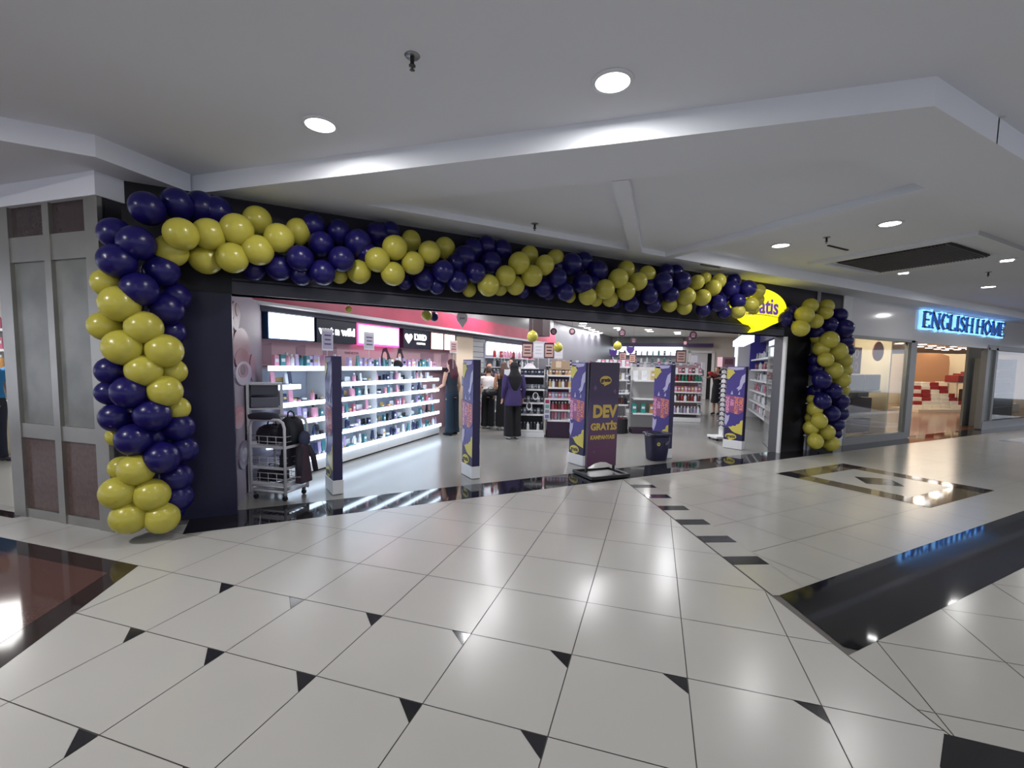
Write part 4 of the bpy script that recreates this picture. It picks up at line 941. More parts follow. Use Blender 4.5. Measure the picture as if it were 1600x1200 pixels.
# ============================================================ PEOPLE
def loft(pts, rad, ref=(1,0,0), seg=14, caps=True):
    pts = [Vector(p) for p in pts]; n = len(pts); vs = []; fs = []
    for i, p in enumerate(pts):
        t = (pts[min(i+1,n-1)]-pts[max(i-1,0)]).normalized(); rf = Vector(ref); u = rf - t*rf.dot(t)
        if u.length < .05: u = Vector((0,1,0)) - t*t.y
        u.normalize(); w_ = t.cross(u); a, b_ = rad[i] if isinstance(rad[i], (tuple,list)) else (rad[i], rad[i])
        for k in range(seg):
            an = 2*PI*k/seg; vs.append(p+u*(a*math.cos(an))+w_*(b_*math.sin(an)))
    for i in range(n-1):
        for k in range(seg): fs.append((i*seg+k, i*seg+(k+1)%seg, (i+1)*seg+(k+1)%seg, (i+1)*seg+k))
    fs += [tuple(range(seg))[::-1], tuple((n-1)*seg+k for k in range(seg))]
    return vs, fs
def fuse(name, lofts, m, parent, voxel=.012, smooth=4):
    b = MB()
    for vs, fs in lofts: b.add(vs, fs, m)
    o = b.build(name, None)
    r_ = o.modifiers.new('r', 'REMESH'); r_.mode = 'VOXEL'; r_.voxel_size = voxel; r_.use_smooth_shade = True
    s_ = o.modifiers.new('s', 'SMOOTH'); s_.iterations = smooth; s_.factor = .5
    dg = bpy.context.evaluated_depsgraph_get(); me = bpy.data.meshes.new_from_object(o.evaluated_get(dg))
    me.name = name; old = o.data; o.modifiers.clear(); o.data = me; bpy.data.meshes.remove(old)
    if not me.materials: me.materials.append(m)
    for p in me.polygons: p.use_smooth = True
    o.parent = parent; return o
def person(label, loc, rz, h=1.68, lean=0., top=(60,60,70), pants=(28,28,32), shoes=(230,230,230), hair=(40,28,26), skin=None,
           sleeve='short', lower='trousers', hairlen=0, armL=None, armR=None, coat=.0, hijab=None, slim=1.0, head=(0,0), strap=False, toprange=None):
    sk = skin or m_skin; k = h/1.70; S = lambda *p: Vector((p[0]*k*1.0, p[1]*k, p[2]*k))
    root = thing('person', label, 'person', loc, rz)
    ly = -lean     # forward is -y
    def B(x, y, z):        # bend the upper body forward above the hips
        if z > .95: y = y + ly*(z-.95)/.6; z = z - abs(lean)*.25*(z-.95)/.6
        return S(x, y, z)
    Wd = slim
    hips = [(.095,.0,.90),(-.095,.0,.90)]
    armL = armL or [(.19,.0,1.40),(.235,.03,1.13),(.24,-.04,.90)]
    armR = armR or [(-.19,.0,1.40),(-.235,.03,1.13),(-.24,-.04,.90)]
    L = []
    # torso, neck, head as one chain
    L.append(loft([B(0,0,.84),B(0,.0,.92),B(0,.0,1.02),B(0,-.005,1.14),B(0,-.01,1.28),B(0,0,1.38),B(0,.005,1.43),B(0,0,1.47),B(0,-.01,1.53)],
              [(.13*Wd*k,.10*k),(.165*Wd*k,.115*k),(.145*Wd*k,.10*k),(.125*Wd*k,.09*k),(.155*Wd*k,.105*k),(.165*Wd*k,.085*k),(.08*k,.065*k),(.055*k,.058*k),(.05*k,.055*k)]))
    hx, hy = head
    L.append(loft([B(hx*.2,-.02+hy*.3,1.475),B(hx*.4,-.02+hy*.5,1.51),B(hx*.7,-.01+hy*.8,1.56),B(hx,0+hy,1.61),B(hx,.0+hy,1.66),B(hx,.0+hy,1.695),B(hx,.0+hy,1.705)],
              [(.035*k,.045*k),(.056*k,.072*k),(.070*k,.088*k),(.076*k,.096*k),(.070*k,.088*k),(.042*k,.055*k),(.01*k,.012*k)]))
    L.append(loft([B(hx*.8,-.085+hy,1.585),B(hx*.8,-.112+hy,1.56),B(hx*.8,-.09+hy,1.548)], [.008*k,.014*k,.008*k], seg=8))     # nose
    for s_ in (-1,1): L.append(loft([B(hx*.8+s_*.070,.005+hy,1.595),B(hx*.8+s_*.086,.015+hy,1.575),B(hx*.8+s_*.074,.008+hy,1.55)], [.010*k,.012*k,.009*k], seg=8))
    for j, A in ((1, armL), (-1, armR)):
        sh, elb, wr = [B(*p) if i == 0 else B(*p) for i, p in enumerate(A)]
        L.append(loft([B(j*.10,0,1.39), sh, sh.lerp(elb,.4), elb, elb.lerp(wr,.35), wr], [.055*k,.054*k,.046*k,.036*k,.036*k,.024*k]))
        dv = (wr-elb).normalized(); sd = Vector((0,1,0)) - dv*dv.y
        if sd.length < .1: sd = Vector((1,0,0)) - dv*dv.x
        sd.normalize(); pl = dv.cross(sd)
        palm = wr+dv*.075*k; L.append(loft([wr-dv*.01, wr+dv*.04*k, palm], [(.024*k,.018*k),(.038*k,.016*k),(.038*k,.014*k)], ref=sd))
        for q in range(4):
            o_ = (q-1.5)*.0195*k; ln_ = [.062,.074,.070,.054][q]*k; b0 = palm-dv*.012+sd*o_
            L.append(loft([b0, b0+dv*ln_*.5+pl*.006, b0+dv*ln_+pl*.018*j], [.0105*k,.010*k,.0085*k], seg=8))
        b0 = wr+dv*.02*k-sd*.03*k; L.append(loft([b0, b0+dv*.03*k-sd*.022*k, b0+dv*.058*k-sd*.028*k+pl*.01], [.012*k,.011*k,.009*k], seg=8))
    for s_ in (-1,1):
        L.append(loft([S(s_*.085,0,.93),S(s_*.095,-.005,.80),S(s_*.095,-.01,.66),S(s_*.09,-.01,.49),S(s_*.09,.005,.36),S(s_*.09,.01,.20),S(s_*.09,.012,.09)],
                  [(.085*k,.095*k),(.085*k,.09*k),(.07*k,.075*k),(.052*k,.056*k),(.05*k,.056*k),(.037*k,.04*k),(.034*k,.038*k)]))
        L.append(loft([S(s_*.09,.05,.045),S(s_*.09,.0,.05),S(s_*.095,-.08,.032),S(s_*.10,-.14,.024)], [(.032*k,.03*k),(.036*k,.04*k),(.040*k,.026*k),(.03*k,.016*k)]))
    body = fuse('body', L, sk, root, .0085, 3)
    # face details sit on the body
    fb = MB()
    for s_ in (-1,1): fb.ball(B(hx*.8+s_*.030,-.083+hy,1.60), (.011*k,.006*k,.007*k), C((40,30,30),.3), seg=8, rings=5)
    fb.box(B(hx*.8,-.088+hy,1.532), (.038*k,.008,.010*k), C((150,80,80),.5)); fb.build('face_features', root)
    mt = C(top,.8); mp = C(pants,.85)
    T = []
    bot = .90-coat if coat else .97
    if toprange: bot = toprange[0]
    topz = toprange[1] if toprange else 1.425
    col = [(0,.0,z) for z in ([bot] + [z for z in (.80,.90,1.0,1.12,1.28,1.38) if bot < z < topz-.01] + [topz])]
    def wid(z):
        tb = [(.4,.19,.15),(.80,.185,.135),(.90,.182,.13),(1.0,.165,.12),(1.12,.148,.108),(1.28,.172,.12),(1.38,.182,.10),(1.425,.105,.078)]
        for a, b_ in zip(tb, tb[1:]):
            if a[0] <= z <= b_[0]: q = (z-a[0])/(b_[0]-a[0]); return ((a[1]+(b_[1]-a[1])*q)*Wd*k, (a[2]+(b_[2]-a[2])*q)*k)
        return (.19*k,.15*k)
    T.append(loft([B(*p) for p in col], [wid(p[2]) for p in col], seg=20))
    if sleeve != 'none':
        for j, A in ((1, armL), (-1, armR)):
            sh, elb, wr = [B(*p) for p in A]
            P_ = [B(j*.09,0,1.385), sh, sh.lerp(elb,.45), sh.lerp(elb,.7 if sleeve == 'short' else 1)]
            r_ = [.068*k,.070*k,.066*k,.066*k if sleeve == 'short' else .052*k]
            if sleeve == 'long': P_ += [elb.lerp(wr,.5), elb.lerp(wr,.97)]; r_ += [.046*k,.040*k]
            T.append(loft(P_, r_))
    fuse('top', T, mt, root, .013, 3)
    if lower in ('trousers','wide'):
        G = [loft([S(0,0,.86),S(0,0,.92),S(0,0,1.02)], [(.165*Wd*k,.115*k),(.178*Wd*k,.125*k),(.155*Wd*k,.112*k)], seg=20)]
        wq = 1.0 if lower == 'trousers' else 1.4
        for s_ in (-1,1): G.append(loft([S(s_*.08,0,.92),S(s_*.092,0,.78),S(s_*.094,0,.60),S(s_*.092,0,.42),S(s_*.092,.005,.20),S(s_*.094,.01,.06)], [(.092*k,.108*k),(.090*k,.10*k),(.074*k*wq**.5,.082*k*wq**.5),(.066*k*wq,.072*k*wq),(.066*k*wq,.074*k*wq),(.072*k*wq,.084*k*wq)]))
        fuse('trousers', G, mp, root, .013, 2)
    elif lower == 'shorts':
        G = [loft([S(0,0,.80),S(0,0,.92),S(0,0,1.02)], [(.17*k,.115*k),(.175*k,.125*k),(.155*k,.112*k)], seg=20)]
        for s_ in (-1,1): G.append(loft([S(s_*.08,0,.92),S(s_*.092,0,.78),S(s_*.098,0,.52)], [(.092*k,.108*k),(.098*k,.108*k),(.095*k,.10*k)]))
        fuse('shorts', G, mp, root, .013, 2)
    else:
        zb = {'skirt':.42,'longskirt':.10}[lower]
        G = [loft([S(0,0,zb),S(0,0,.6) if zb < .6 else S(0,0,.62),S(0,0,.92),S(0,0,1.03)], [(.20*k,.17*k),(.19*k,.155*k),(.178*k,.128*k),(.152*k,.112*k)], seg=22)]
        fuse('skirt', G, mp, root, .014, 2)
    for s_ in (-1,1):
        fuse('shoe', [loft([S(s_*.092,.075,.05),S(s_*.092,.03,.055),S(s_*.095,-.05,.044),S(s_*.10,-.13,.034),S(s_*.10,-.175,.026)], [(.028*k,.042*k),(.040*k,.05*k),(.045*k,.038*k),(.042*k,.030*k),(.018*k,.018*k)])], C(shoes,.6), root, .01, 2)
    if hijab:
        mh = C(hijab,.85)
        fuse('headscarf', [loft([B(hx,.045+hy,1.50),B(hx,.02+hy,1.56),B(hx,.018+hy,1.62),B(hx,.014+hy,1.68),B(hx,.01+hy,1.725)], [(.088*k,.085*k),(.094*k,.10*k),(.096*k,.108*k),(.078*k,.09*k),(.02*k,.03*k)], seg=18),
                          loft([B(0,.09,1.08),B(0,.10,1.24),B(0,.085,1.38),B(hx,.04,1.50),B(hx,.03,1.60)], [(.05*k,.03*k),(.125*k,.045*k),(.165*k,.07*k),(.10*k,.09*k),(.08*k,.08*k)], seg=18)], mh, root, .012, 3)
    else:
        hs = [loft([B(hx,.022+hy,1.53),B(hx,.02+hy,1.60),B(hx,.014+hy,1.66),B(hx,.008+hy,1.71),B(hx,.006+hy,1.728)], [(.060*k,.078*k),(.082*k,.092*k),(.080*k,.098*k),(.052*k,.068*k),(.015*k,.02*k)], seg=18)]
        if hairlen: hs.append(loft([B(hx*1.1,.07+hy,1.52-hairlen),B(hx*1.1,.085+hy,1.50-hairlen*.5),B(hx,.065+hy,1.52),B(hx,.03+hy,1.62)], [(.10*k,.03*k),(.14*k,.055*k),(.115*k,.075*k),(.08*k,.085*k)], seg=16))
        fuse('hair', hs, C(hair,.6), root, .011, 3)
    if strap:
        for s_ in (-1,1):
            b = MB(); b.tube([B(s_*.09,.13,1.02),B(s_*.10,.13,1.36),B(s_*.10,.02,1.45),B(s_*.10,-.11,1.34)], .012, C(strap,.7), seg=6); b.build('strap', root)
    return root
F2 = lambda a: R(a)
# facing: local -y is forward; the shelves lie towards upper left (-.67,.74)
person('person with long burgundy hair, black sleeveless top and dark jeans facing the glowing shelves', (3.66,4.78,.002), R(-150), 1.70, .04, top=(34,44,56), pants=(28,46,62), shoes=(24,26,32), hair=(78,34,48), hairlen=.30, sleeve='none', lower='wide', armL=[(.185,0,1.40),(.21,-.06,1.14),(.16,-.26,1.06)])
person('person in grey shirt with dark backpack straps and black shorts, half hidden by gate', (4.06,4.56,.002), R(-165), 1.60, .10, top=(128,132,150), pants=(26,26,34), shoes=(225,225,230), lower='shorts', strap=(34,40,58), skin=m_skin2, hairlen=.05, toprange=(.84,1.425))
bag('shoulder_bag','dark blue patterned bag held low behind the second gate', (3.93,4.40,.50), (.10,.07,.24), C((66,78,118),.6), .3)
person('person in purple jacket, black headscarf, black trousers and white shoes, seen from behind', (4.70,3.80,.002), R(172), 1.66, .0, top=(62,48,98), pants=(20,19,24), shoes=(222,216,214), sleeve='long', lower='wide', hijab=(22,21,27), toprange=(.74,1.425), slim=1.08)
person('person in a white T-shirt with tied dark hair bending over the shelf, black trousers', (4.90,5.52,.002), R(155), 1.58, .16, top=(222,220,222), pants=(24,24,28), shoes=(205,200,200), hair=(52,38,36), armL=[(.185,0,1.38),(.22,-.12,1.14),(.10,-.28,1.10)], lower='wide')
person('person in a beige patterned top at the left of the group behind the second gate', (4.42,5.50,.002), R(120), 1.56, .10, top=(150,126,118), pants=(40,40,50), shoes=(220,220,225), hair=(60,44,42), armR=[(-.185,0,1.38),(-.2,-.12,1.14),(-.05,-.28,1.10)], armL=[(.185,0,1.38),(.2,-.12,1.14),(.05,-.28,1.10)])
person('person with long brown hair and a strapless black dress beside the purple jacket', (5.12,5.10,.002), R(170), 1.66, .02, top=(22,22,27), pants=(22,22,27), shoes=(214,206,200), hair=(84,60,52), hairlen=.26, sleeve='none', lower='longskirt', toprange=(.9,1.30), skin=m_skin2)
person('tall person with short black hair and pale shirt, in profile behind the group', (5.95,6.15,.002), R(-70), 1.80, .06, top=(206,196,192), pants=(40,40,46), shoes=(60,60,60), hair=(30,24,24))
person('person with dark hair facing the camera, behind the brown-haired customer in black', (5.15,6.05,.002), R(-15), 1.66, .04, top=(50,48,56), pants=(36,34,40), hair=(34,26,26), shoes=(60,60,60), hairlen=.12)
t = bag('shopping_basket', 'black shopping basket with a round label held by the customer in white', (4.82,5.22,.86), (.20,.13,.16), C((24,24,30),.5), .2, cat='basket')
staff = person('person in a long black uniform reaching left with a bare forearm by the back door', (14.0,6.0,.002), R(-75), 1.70, .05, top=(30,28,36), pants=(30,28,36), shoes=(20,20,24), hair=(34,26,26), hairlen=.1, lower='skirt', armL=[(.185,0,1.40),(.21,-.18,1.32),(.16,-.42,1.30)], armR=[(-.185,0,1.40),(-.21,-.18,1.32),(-.16,-.42,1.32)], toprange=(.7,1.425))
q = MB(); q.ball((0,0,.07),(.13,.09,.08), C((196,54,54),.5)); q.ball((.18,.0,.03),(.12,.08,.06), C((196,54,54),.5)); o = q.build('red_bag'); o.location = (13.45,5.85,1.38); tag(o, 'bright red bag held out by the person in the black uniform', 'bag')

# ============================================================ LEFT SHOP beyond the pillar
wallbox('wall_left_shop', -9.0, -2.2, 8.2, 8.4, 0, 3.3, C((214,210,206),.6))
wallbox('ceiling_left_shop', -9.0, -1.2, 1.3, 8.4, 3.22, 3.3, m_ceil)
b = MB(); b.prism([(-1.25,1.9),(-1.15,1.9),(-2.1,8.3),(-2.2,8.3)], 0, 3.2, C((190,188,186),.6)); struct(b.build('wall_left_shop_side'))
for k, z in enumerate((.5,.9,1.3,1.7,2.1)):
    b = MB(); b.box((0,0,0),(4.4,.45,.05), m_white); o = b.build('wall_shelf'); o.location = (-5.3,7.95,z); tag(o, 'white wall shelf in the left shop, %s from the floor' % ORD[k], 'shelf', 'shelves in the left shop')
    for j in range(10):
        cn = rnd.choice(['amber','rose','white','brown','grey']); put(rnd.choice(['box','bottle']), cn, (-4.9+j*.2,7.86,z+.026), 0, 1.9, 'in the left shop on the %s shelf from the floor' % ORD[k], ORD[j]+' from left', 'products in the left shop')
b = MB(); b.box((0,0,.40),(1.1,.6,.8), C((216,206,180),.4)); b.box((0,0,.82),(1.16,.66,.04), m_white); o = b.build('display_table', bevel=.006); o.location = (-4.1,5.6,.003); o.rotation_euler=(0,0,-.7); tag(o, 'cream display counter glimpsed in the left shop beside the pillar', 'table')
person('person in a bright blue shirt cut off by the left edge of the picture', (-3.62,4.55,.004), R(60), 1.68, .0, top=(40,130,190), pants=(40,44,60), shoes=(50,50,60), hair=(40,30,28))
for k in range(5):
    inst(spme, 'ceiling_spot', (-4.9+.45*k, 5.0+.6*k, 3.215), 0, .8, 'small glowing ceiling spot in the left shop, %s from the front' % ORD[k], 'ceiling light', 'spots in the left shop ceiling')

# ============================================================ ENGLISH HOME
m_fr = C((128,130,130),.35); m_fasc = mat('neighbour_fascia', (206,206,208), .10, spec=.6)
wallbox('wall_neighbour_fascia', 11.0, 40, .45, .6, 2.34, 3.18, m_fasc)
b = MB(); b.box((12.45,.50,2.36),(2.9,.14,.06), m_fr)
for x0, x1 in ((11.0,11.1),(13.72,14.02)): b.box(((x0+x1)/2,.5,1.2),(x1-x0,.14,2.35), m_fr)
b.box((12.45,.5,.08),(2.9,.16,.16), m_fr); struct(b.build('window_1_frame'))
b = MB(); b.box((12.4,.5,1.24),(2.64,.012,2.2), m_glass); struct(b.build('window_1'))
b = MB()
for x0, x1 in ((18.25,18.4),(18.85,19.0),(23.9,24.2)): b.box(((x0+x1)/2,.5,1.2),(x1-x0,.14,2.35), m_fr)
b.box((18.6,.52,1.2),(.5,.06,2.3), C((150,156,154),.3))
b.box((21.2,.5,.12),(5.8,.16,.24), m_fr); b.box((21.2,.5,2.38),(5.8,.14,.14), m_fr); struct(b.build('window_2_frame'))
b = MB(); b.box((21.4,.5,1.3),(4.9,.012,2.1), m_glass); struct(b.build('window_2'))
b = MB(); rbox(b, 1.3, LR+3, .60, .66, 0, 3.2, C((206,190,166),.6)); struct(b.build('wall_neighbour_left'))
b = MB(); b.prism([(11.0,.6),(60,.6),(60,14),(44,14),(24,9),(17.1,6.75),(10.75,1.3)], 3.15, 3.2, C((232,224,206),.8)); struct(b.build('ceiling_neighbour_shop'))
b = MB(); b.prism([(44,14),(24,9.1),(24,8.9),(43,13.6)], 0, 3.15, C((214,196,160),.6)); b.box((46,8.5,1.57),(.2,11,3.14), C((226,210,176),.6)); struct(b.build('wall_neighbour_back'))
wallbox('wall_neighbour_screen', 14.1, 14.16, 1.0, 2.0, .002, 2.6, C((236,222,190),.6))
# illuminated lettering with serifs
t = thing('shop_sign', 'blue-white halo-lit ENGLISH HOME lettering on the white fascia', 'sign', (14.08,.42,2.72))
m_eh = mat('blue_halo', (120,200,255), .4, emis=1.15, ecol=(150,208,255)); m_ef = mat('letter_face_blue', (60,110,170), .3)
m_gw = mat('halo_glow', (180,220,255), .4, emis=1.1, ecol=(120,190,255))
Ltr = {'E':[((0,0),(0,1),2),((0,1),(.5,1),1),((0,.5),(.4,.5),1),((0,0),(.5,0),1),((.5,1),(.5,.85),1),((.5,0),(.5,.15),1)],
 'N':[((0,0),(0,1),1),((0,1),(.62,0),2),((.62,0),(.62,1),1)],
 'G':[((.62,.85),(.45,1),1),((.45,1),(.2,.97),1),((.2,.97),(.02,.6),2),((.02,.6),(.04,.3),2),((.04,.3),(.25,.02),1.5),((.25,.02),(.62,.08),1),((.62,.08),(.62,.42),2)],
 'L':[((0,0),(0,1),2),((0,0),(.5,0),1),((.5,0),(.5,.18),1)], 'I':[((0,0),(0,1),2)],
 'S':[((.45,.85),(.3,1),1),((.3,1),(.08,.9),1.3),((.08,.9),(.08,.68),1.5),((.08,.68),(.42,.38),2),((.42,.38),(.42,.12),1.5),((.42,.12),(.22,0),1.2),((.22,0),(.0,.14),1)],
 'H':[((0,0),(0,1),2),((.6,0),(.6,1),2),((0,.5),(.6,.5),1)],
 'O':[((.35,1),(.05,.75),1.5),((.05,.75),(.02,.4),2),((.02,.4),(.3,0),1.5),((.3,0),(.62,.25),1.5),((.62,.25),(.66,.65),2),((.66,.65),(.35,1),1.5)],
 'M':[((0,0),(.04,1),1),((.04,1),(.38,.05),2),((.38,.05),(.74,1),1),((.74,1),(.78,0),2)]}
wid_ = {'E':.5,'N':.62,'G':.62,'L':.5,'I':0,'S':.45,'H':.6,'O':.66,'M':.78}
x = 0; Hh = .36; sxx = .62
tot = sum(wid_[c_]+.26 for c_ in 'ENGLISHHOME')+.35; sxx = 5.1/tot
def stroke(b, p, q, wd, y0, y1, m, ox):
    p = Vector(((p[0])*sxx+ox, p[1]*Hh)); q = Vector((q[0]*sxx+ox, q[1]*Hh)); d_ = (q-p).normalized(); n_ = Vector((-d_.y,d_.x))*wd/2; e = d_*wd*.25
    b.plate([tuple(p-n_-e),tuple(q-n_+e),tuple(q+n_+e),tuple(p+n_-e)], y0, y1, m)
x = 0
for w_i, word in enumerate(('ENGLISH','HOME')):
    for ch in word:
        b = MB(); g2 = MB()
        for p, q, th in Ltr[ch]:
            stroke(g2, p, q, .05*th+.075, -.03, .018, m_eh, x); stroke(b, p, q, .042*th, -.07, -.035, m_ef, x)
            if abs(p[0]-q[0]) < .05 and th > .9 and ch in 'ENLIHM' and abs(p[1]-q[1]) > .9:
                for pt in (p, q): stroke(b, (pt[0]-.1,pt[1]),(pt[0]+.1,pt[1]), .035, -.07, -.035, m_ef, x); stroke(g2, (pt[0]-.1,pt[1]),(pt[0]+.1,pt[1]), .09, -.03, .018, m_eh, x)
        lt = g2.build('letter', t); b.build('letter_face', lt)
        x += (wid_[ch]+.26)*sxx
    x += .35*sxx
# window display left
def disp(name, lb, cat, loc, dims, c_, rz=0, parts=None, grp=None, rough=.6):
    b = MB(); b.box((0,0,dims[2]/2), dims, C(c_,rough)); o = b.build(name, bevel=min(dims)*.06); o.location = loc; o.rotation_euler = (0,0,rz); tag(o, lb, cat, grp); return o
t = thing('sale_poster', 'brown poster with two rows reading 50 in the left window', 'poster', (12.05,.85,1.86))
b = MB(); b.box((0,0,0),(.62,.02,.62), C((104,60,52),.5)); b.build('board', t)
b = MB(); b.text('50', .30, C((190,160,140),.5), Matrix.Translation((0,-.013,.15)), .004, 0, 1.3); b.text('50', .30, C((190,160,140),.5), Matrix.Translation((0,-.013,-.15)), .004, 0, 1.3); b.build('lettering', t)
b = MB(); b.tube([(0,0,.31),(0,0,1.25)], .004, m_chrome, seg=5); b.build('cord', t)
t = thing('sale_poster', 'second brown 50 poster hung higher and further inside the left window', 'poster', (13.0,1.5,2.32))
b = MB(); b.box((0,0,0),(.7,.02,.5), C((116,66,56),.5)); b.text('50', .3, C((190,160,140),.5), Matrix.Translation((0,-.013,0)), .004, 0, 1.3); b.build('board', t); b = MB(); b.tube([(0,0,.25),(0,0,.8)], .004, m_chrome, seg=5); b.build('cord', t)
t = thing('hanging_disc', 'brown round disc hanging at the top of the left window', 'hanging sign', (13.45,1.0,2.12))
b = MB(); b.plate(ell(0,0,.26,.24,24), -.01, .01, C((120,74,64),.5)); b.build('disc', t); b = MB(); b.tube([(0,0,.24),(0,0,1.0)], .004, m_chrome, seg=5); b.build('cord', t)
for k, (nm, lb, cat, loc, dm, c_) in enumerate([
 ('cushion_box','grey quilted box, left one of two on the window display','box',(12.55,1.2,1.15),(.75,.4,.40),(140,138,132)),
 ('cushion_box','grey quilted box, right one of two on the window display','box',(13.33,1.2,1.15),(.75,.4,.40),(136,134,128)),
 ('tray_table','pale tabletop under the grey quilted boxes in the window','table',(12.95,1.2,1.10),(1.6,.4,.04),(190,182,164)),
 ('purple_block','purple-brown block, upper one in the left window','storage box',(13.0,1.25,.60),(.95,.4,.36),(84,60,62)),
 ('purple_block','purple-brown block, lower one in the left window','storage box',(13.0,1.25,.10),(.95,.4,.34),(84,60,62)),
 ('white_bench','white plinth between the two purple-brown blocks','plinth',(13.0,1.25,.48),(1.6,.46,.06),(190,184,170)),
 ('dark_vase','dark bowl on the shelf beside the right balloon column','bowl',(11.8,1.1,1.0),(.2,.2,.10),(50,40,38)),
 ('linen_stack','folded linen stack on the white shelf in the left window','linen',(13.15,1.25,.98),(.5,.3,.12),(90,90,94)),
 ('lamp_box','cream box in the far left of the window display','box',(11.6,1.4,.55),(.5,.4,.5),(196,180,150))]):
    disp(nm, lb, cat, loc, dm, c_)
for k in range(3):
    b = MB()
    for z in (.1,.5,1.0,1.5,2.0): b.box((0,0,z),(.8,.35,.03), C((206,196,176),.6))
    for x in (-.39,.39): b.box((x,0,1.05),(.03,.35,2.1), C((206,196,176),.6))
    o = b.build('display_rack'); o.location = (13.2+k*.95,2.3+k*.5,.003); tag(o, 'cream shelf rack deep inside the left window, %s from the balloons' % ORD[k], 'rack', 'racks inside the left window')
# shop interior through the opening
t = thing('promo_table', 'low table stacked with white and dark red boxes inside the warm shop', 'table', (25.3,4.15,.003), R(-15))
b = MB(); b.box((0,0,.06),(3.0,1.2,.12), C((226,214,190),.5)); b.build('base', t)
rr_ = random.Random(5); n_ = 0
for L_ in range(7):
    for k in range(6-L_//2):
        cc = (150,34,30) if rr_.random() < .34 else (234,228,214)
        x_ = -1.25+k*.5+L_*.08; q = Matrix.Rotation(R(-15),4,'Z') @ Vector((x_, -.25+.08*L_, 0)); n_ += 1
        disp('gift_box', '%s flat box in the low stack, %s layer, %s from left' % ('dark red' if cc[0] == 150 else 'white', ORD[L_], ORD[k]), 'box', (25.3+q.x,4.15+q.y,.126+L_*.158), (.44,.3,.155), cc, R(-15), grp='boxes stacked on the low table')
t = thing('towel_table', 'table with dark red towels on top right of the box stack', 'table', (27.9,3.75,.003), R(-10))
b = MB(); b.box((0,0,1.22),(3.4,.8,.05), C((226,218,200),.5)); b.build('top', t)
for x in (-1.6,-.9,1.6):
    for y in (-.35,.35): b = MB(); b.box((x,y,.6),(.05,.05,1.2), C((210,200,180),.5)); b.build('leg', t)
for k in range(7):
    disp('towel_stack', 'dark red towel pile on the towel table, %s from left' % ORD[k], 'towels', (26.35+k*.5,3.8-k*.085,1.253), (.44,.5,.30+.08*(k%3)), (132,34,28), R(-10), grp='dark red towel piles')
for k, (x, y, z, dm, c_, lb) in enumerate([(27.0,3.55,.004,(.6,.4,.95),(70,58,50),'dark planter under the towel table, left'),(28.3,3.3,.004,(.7,.4,.7),(96,104,84),'green bushy box under the towel table'),(28.0,2.8,.004,(.9,.3,.25),(226,220,206),'white box at the foot of the towel table'),(29.2,2.75,.004,(.6,.3,.35),(220,214,198),'white carton right of the foot of the towel table')]):
    disp('stock_box', lb, 'box', (x,y,z), dm, c_)
for k in range(4):
    b = MB(); b.box((0,0,1.3),(1.5,.4,2.6), C((232,218,186),.6)); o = b.build('wall_cabinet'); o.location = (27.5+k*1.9,9.6-k*1.9,.003); o.rotation_euler=(0,0,-.78); tag(o, 'cream wall cabinet in the warm shop, %s along the back wall' % ORD[k], 'cabinet', 'cream cabinets of the warm shop')
for k in range(12):
    a = k//4; disp('folded_linen', 'folded linen in the warm shop, %s shelf, %s stack' % (ORD[a], ORD[k%4]), 'linen', (32.2+(k%4)*.62,6.9-(k%4)*.5,1.25+a*.42), (.5,.3,.2), [(226,214,190),(170,130,96),(200,186,150)][(k+a)%3], -.7, grp='folded linen in the warm shop')
for a in range(3):
    disp('linen_shelf', 'long cream shelf board carrying folded linen, %s from the floor' % ORD[a], 'shelf', (33.13,6.15,1.208+a*.42), (3.1,.5,.04), (232,222,198), -.68)
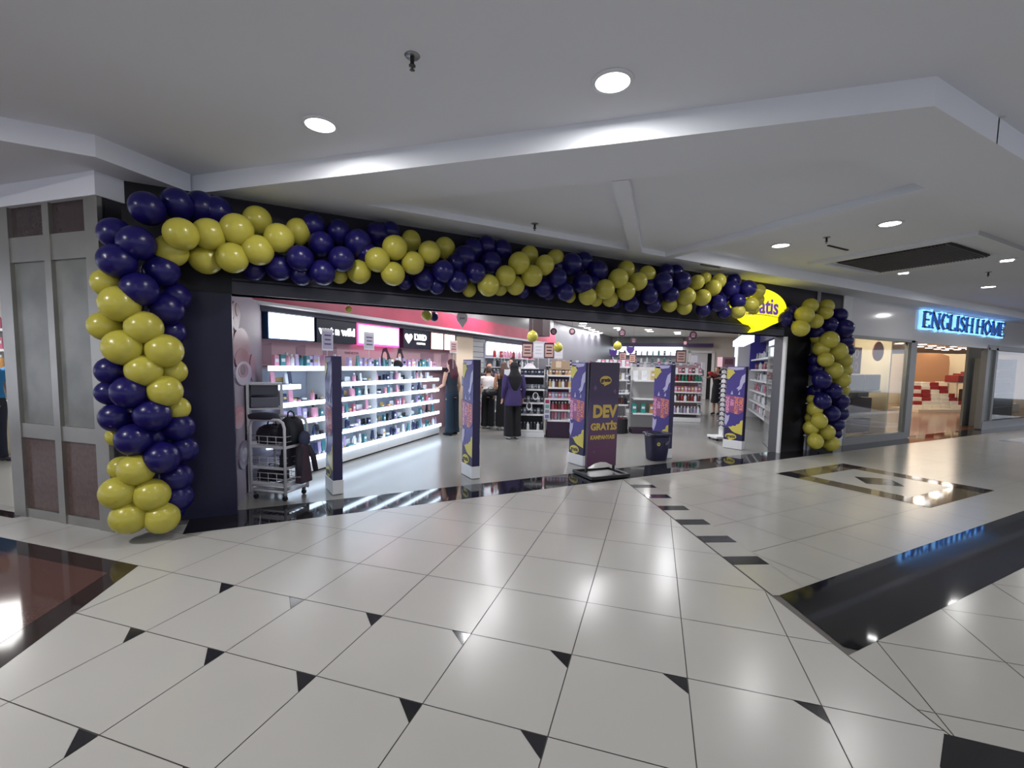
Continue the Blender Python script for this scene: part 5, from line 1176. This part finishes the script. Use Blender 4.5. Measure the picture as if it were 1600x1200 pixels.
b = MB(); b.box((0,0,.6),(3.2,.5,1.2), C((226,214,188),.5)); b.box((0,.3,1.35),(3.2,.06,2.7), C((238,228,204),.5)); o = b.build('linen_cabinet'); o.location = (33.15,6.17,.003); o.rotation_euler=(0,0,-.68); tag(o, 'cream linen cabinet right of the brown arched panel', 'cabinet')
b = MB(); b.plate([(-1.0,0),(-1.0,1.5),(.55,1.5),(.95,1.35),(1.0,1.0),(1.0,0)], -.05, .05, C((172,128,92),.5)); o = b.build('arched_panel'); o.location = (30.0,6.2,1.15); o.rotation_euler=(0,0,-.7); tag(o, 'warm brown arched panel high on the back of the warm shop', 'panel')
b = MB(); b.box((0,0,.56),(2.0,.3,1.12), C((220,206,176),.5)); o = b.build('back_counter'); o.location = (30.1,6.25,.003); o.rotation_euler=(0,0,-.7); tag(o, 'cream counter below the brown arched panel', 'counter')
k = 0
for i in range(10):
    for j in range(6):
        k += 1; inst(spme, 'ceiling_spot', (19.5+i*1.9+j*.5, 2.4+j*.75+i*.28, 3.149), 0, 1.25, 'glowing ceiling spot in the warm shop, %s row, %s lamp from the left' % (ORD[i], ORD[j]), 'ceiling light', 'spots in the warm shop ceiling')
# right window display
for k, (z, h_, c_) in enumerate(((1.78,.30,(70,84,78)),(1.05,.34,(84,92,80)),(1.40,.1,(150,150,136)),(.62,.30,(106,118,124)),(.30,.28,(92,104,112)))):
    disp('folded_towels', 'grey-green towel pile in the right window, %s' % ['topmost','third from top','second from top','fourth from top','lowest'][k], 'towels', (20.4,.86,z), (1.5,.3,h_), c_, grp='towel piles in the right window')
b = MB()
for z in (.27,.59,1.02,1.37,1.75): b.box((0,0,z),(1.8,.4,.03), C((196,198,190),.5))
for x in (-.96,.96): b.box((x,0,1.05),(.04,.4,2.1), C((196,198,190),.5))
o = b.build('window_rack'); o.location = (20.4,.86,.003); tag(o, 'pale shelf rack behind the right window', 'rack')
b = MB(); b.prism([(19.0,1.08),(24.2,1.9),(24.2,1.96),(19.0,1.14)], .002, 2.6, C((150,158,156),.6)); struct(b.build('wall_neighbour_right_window'))
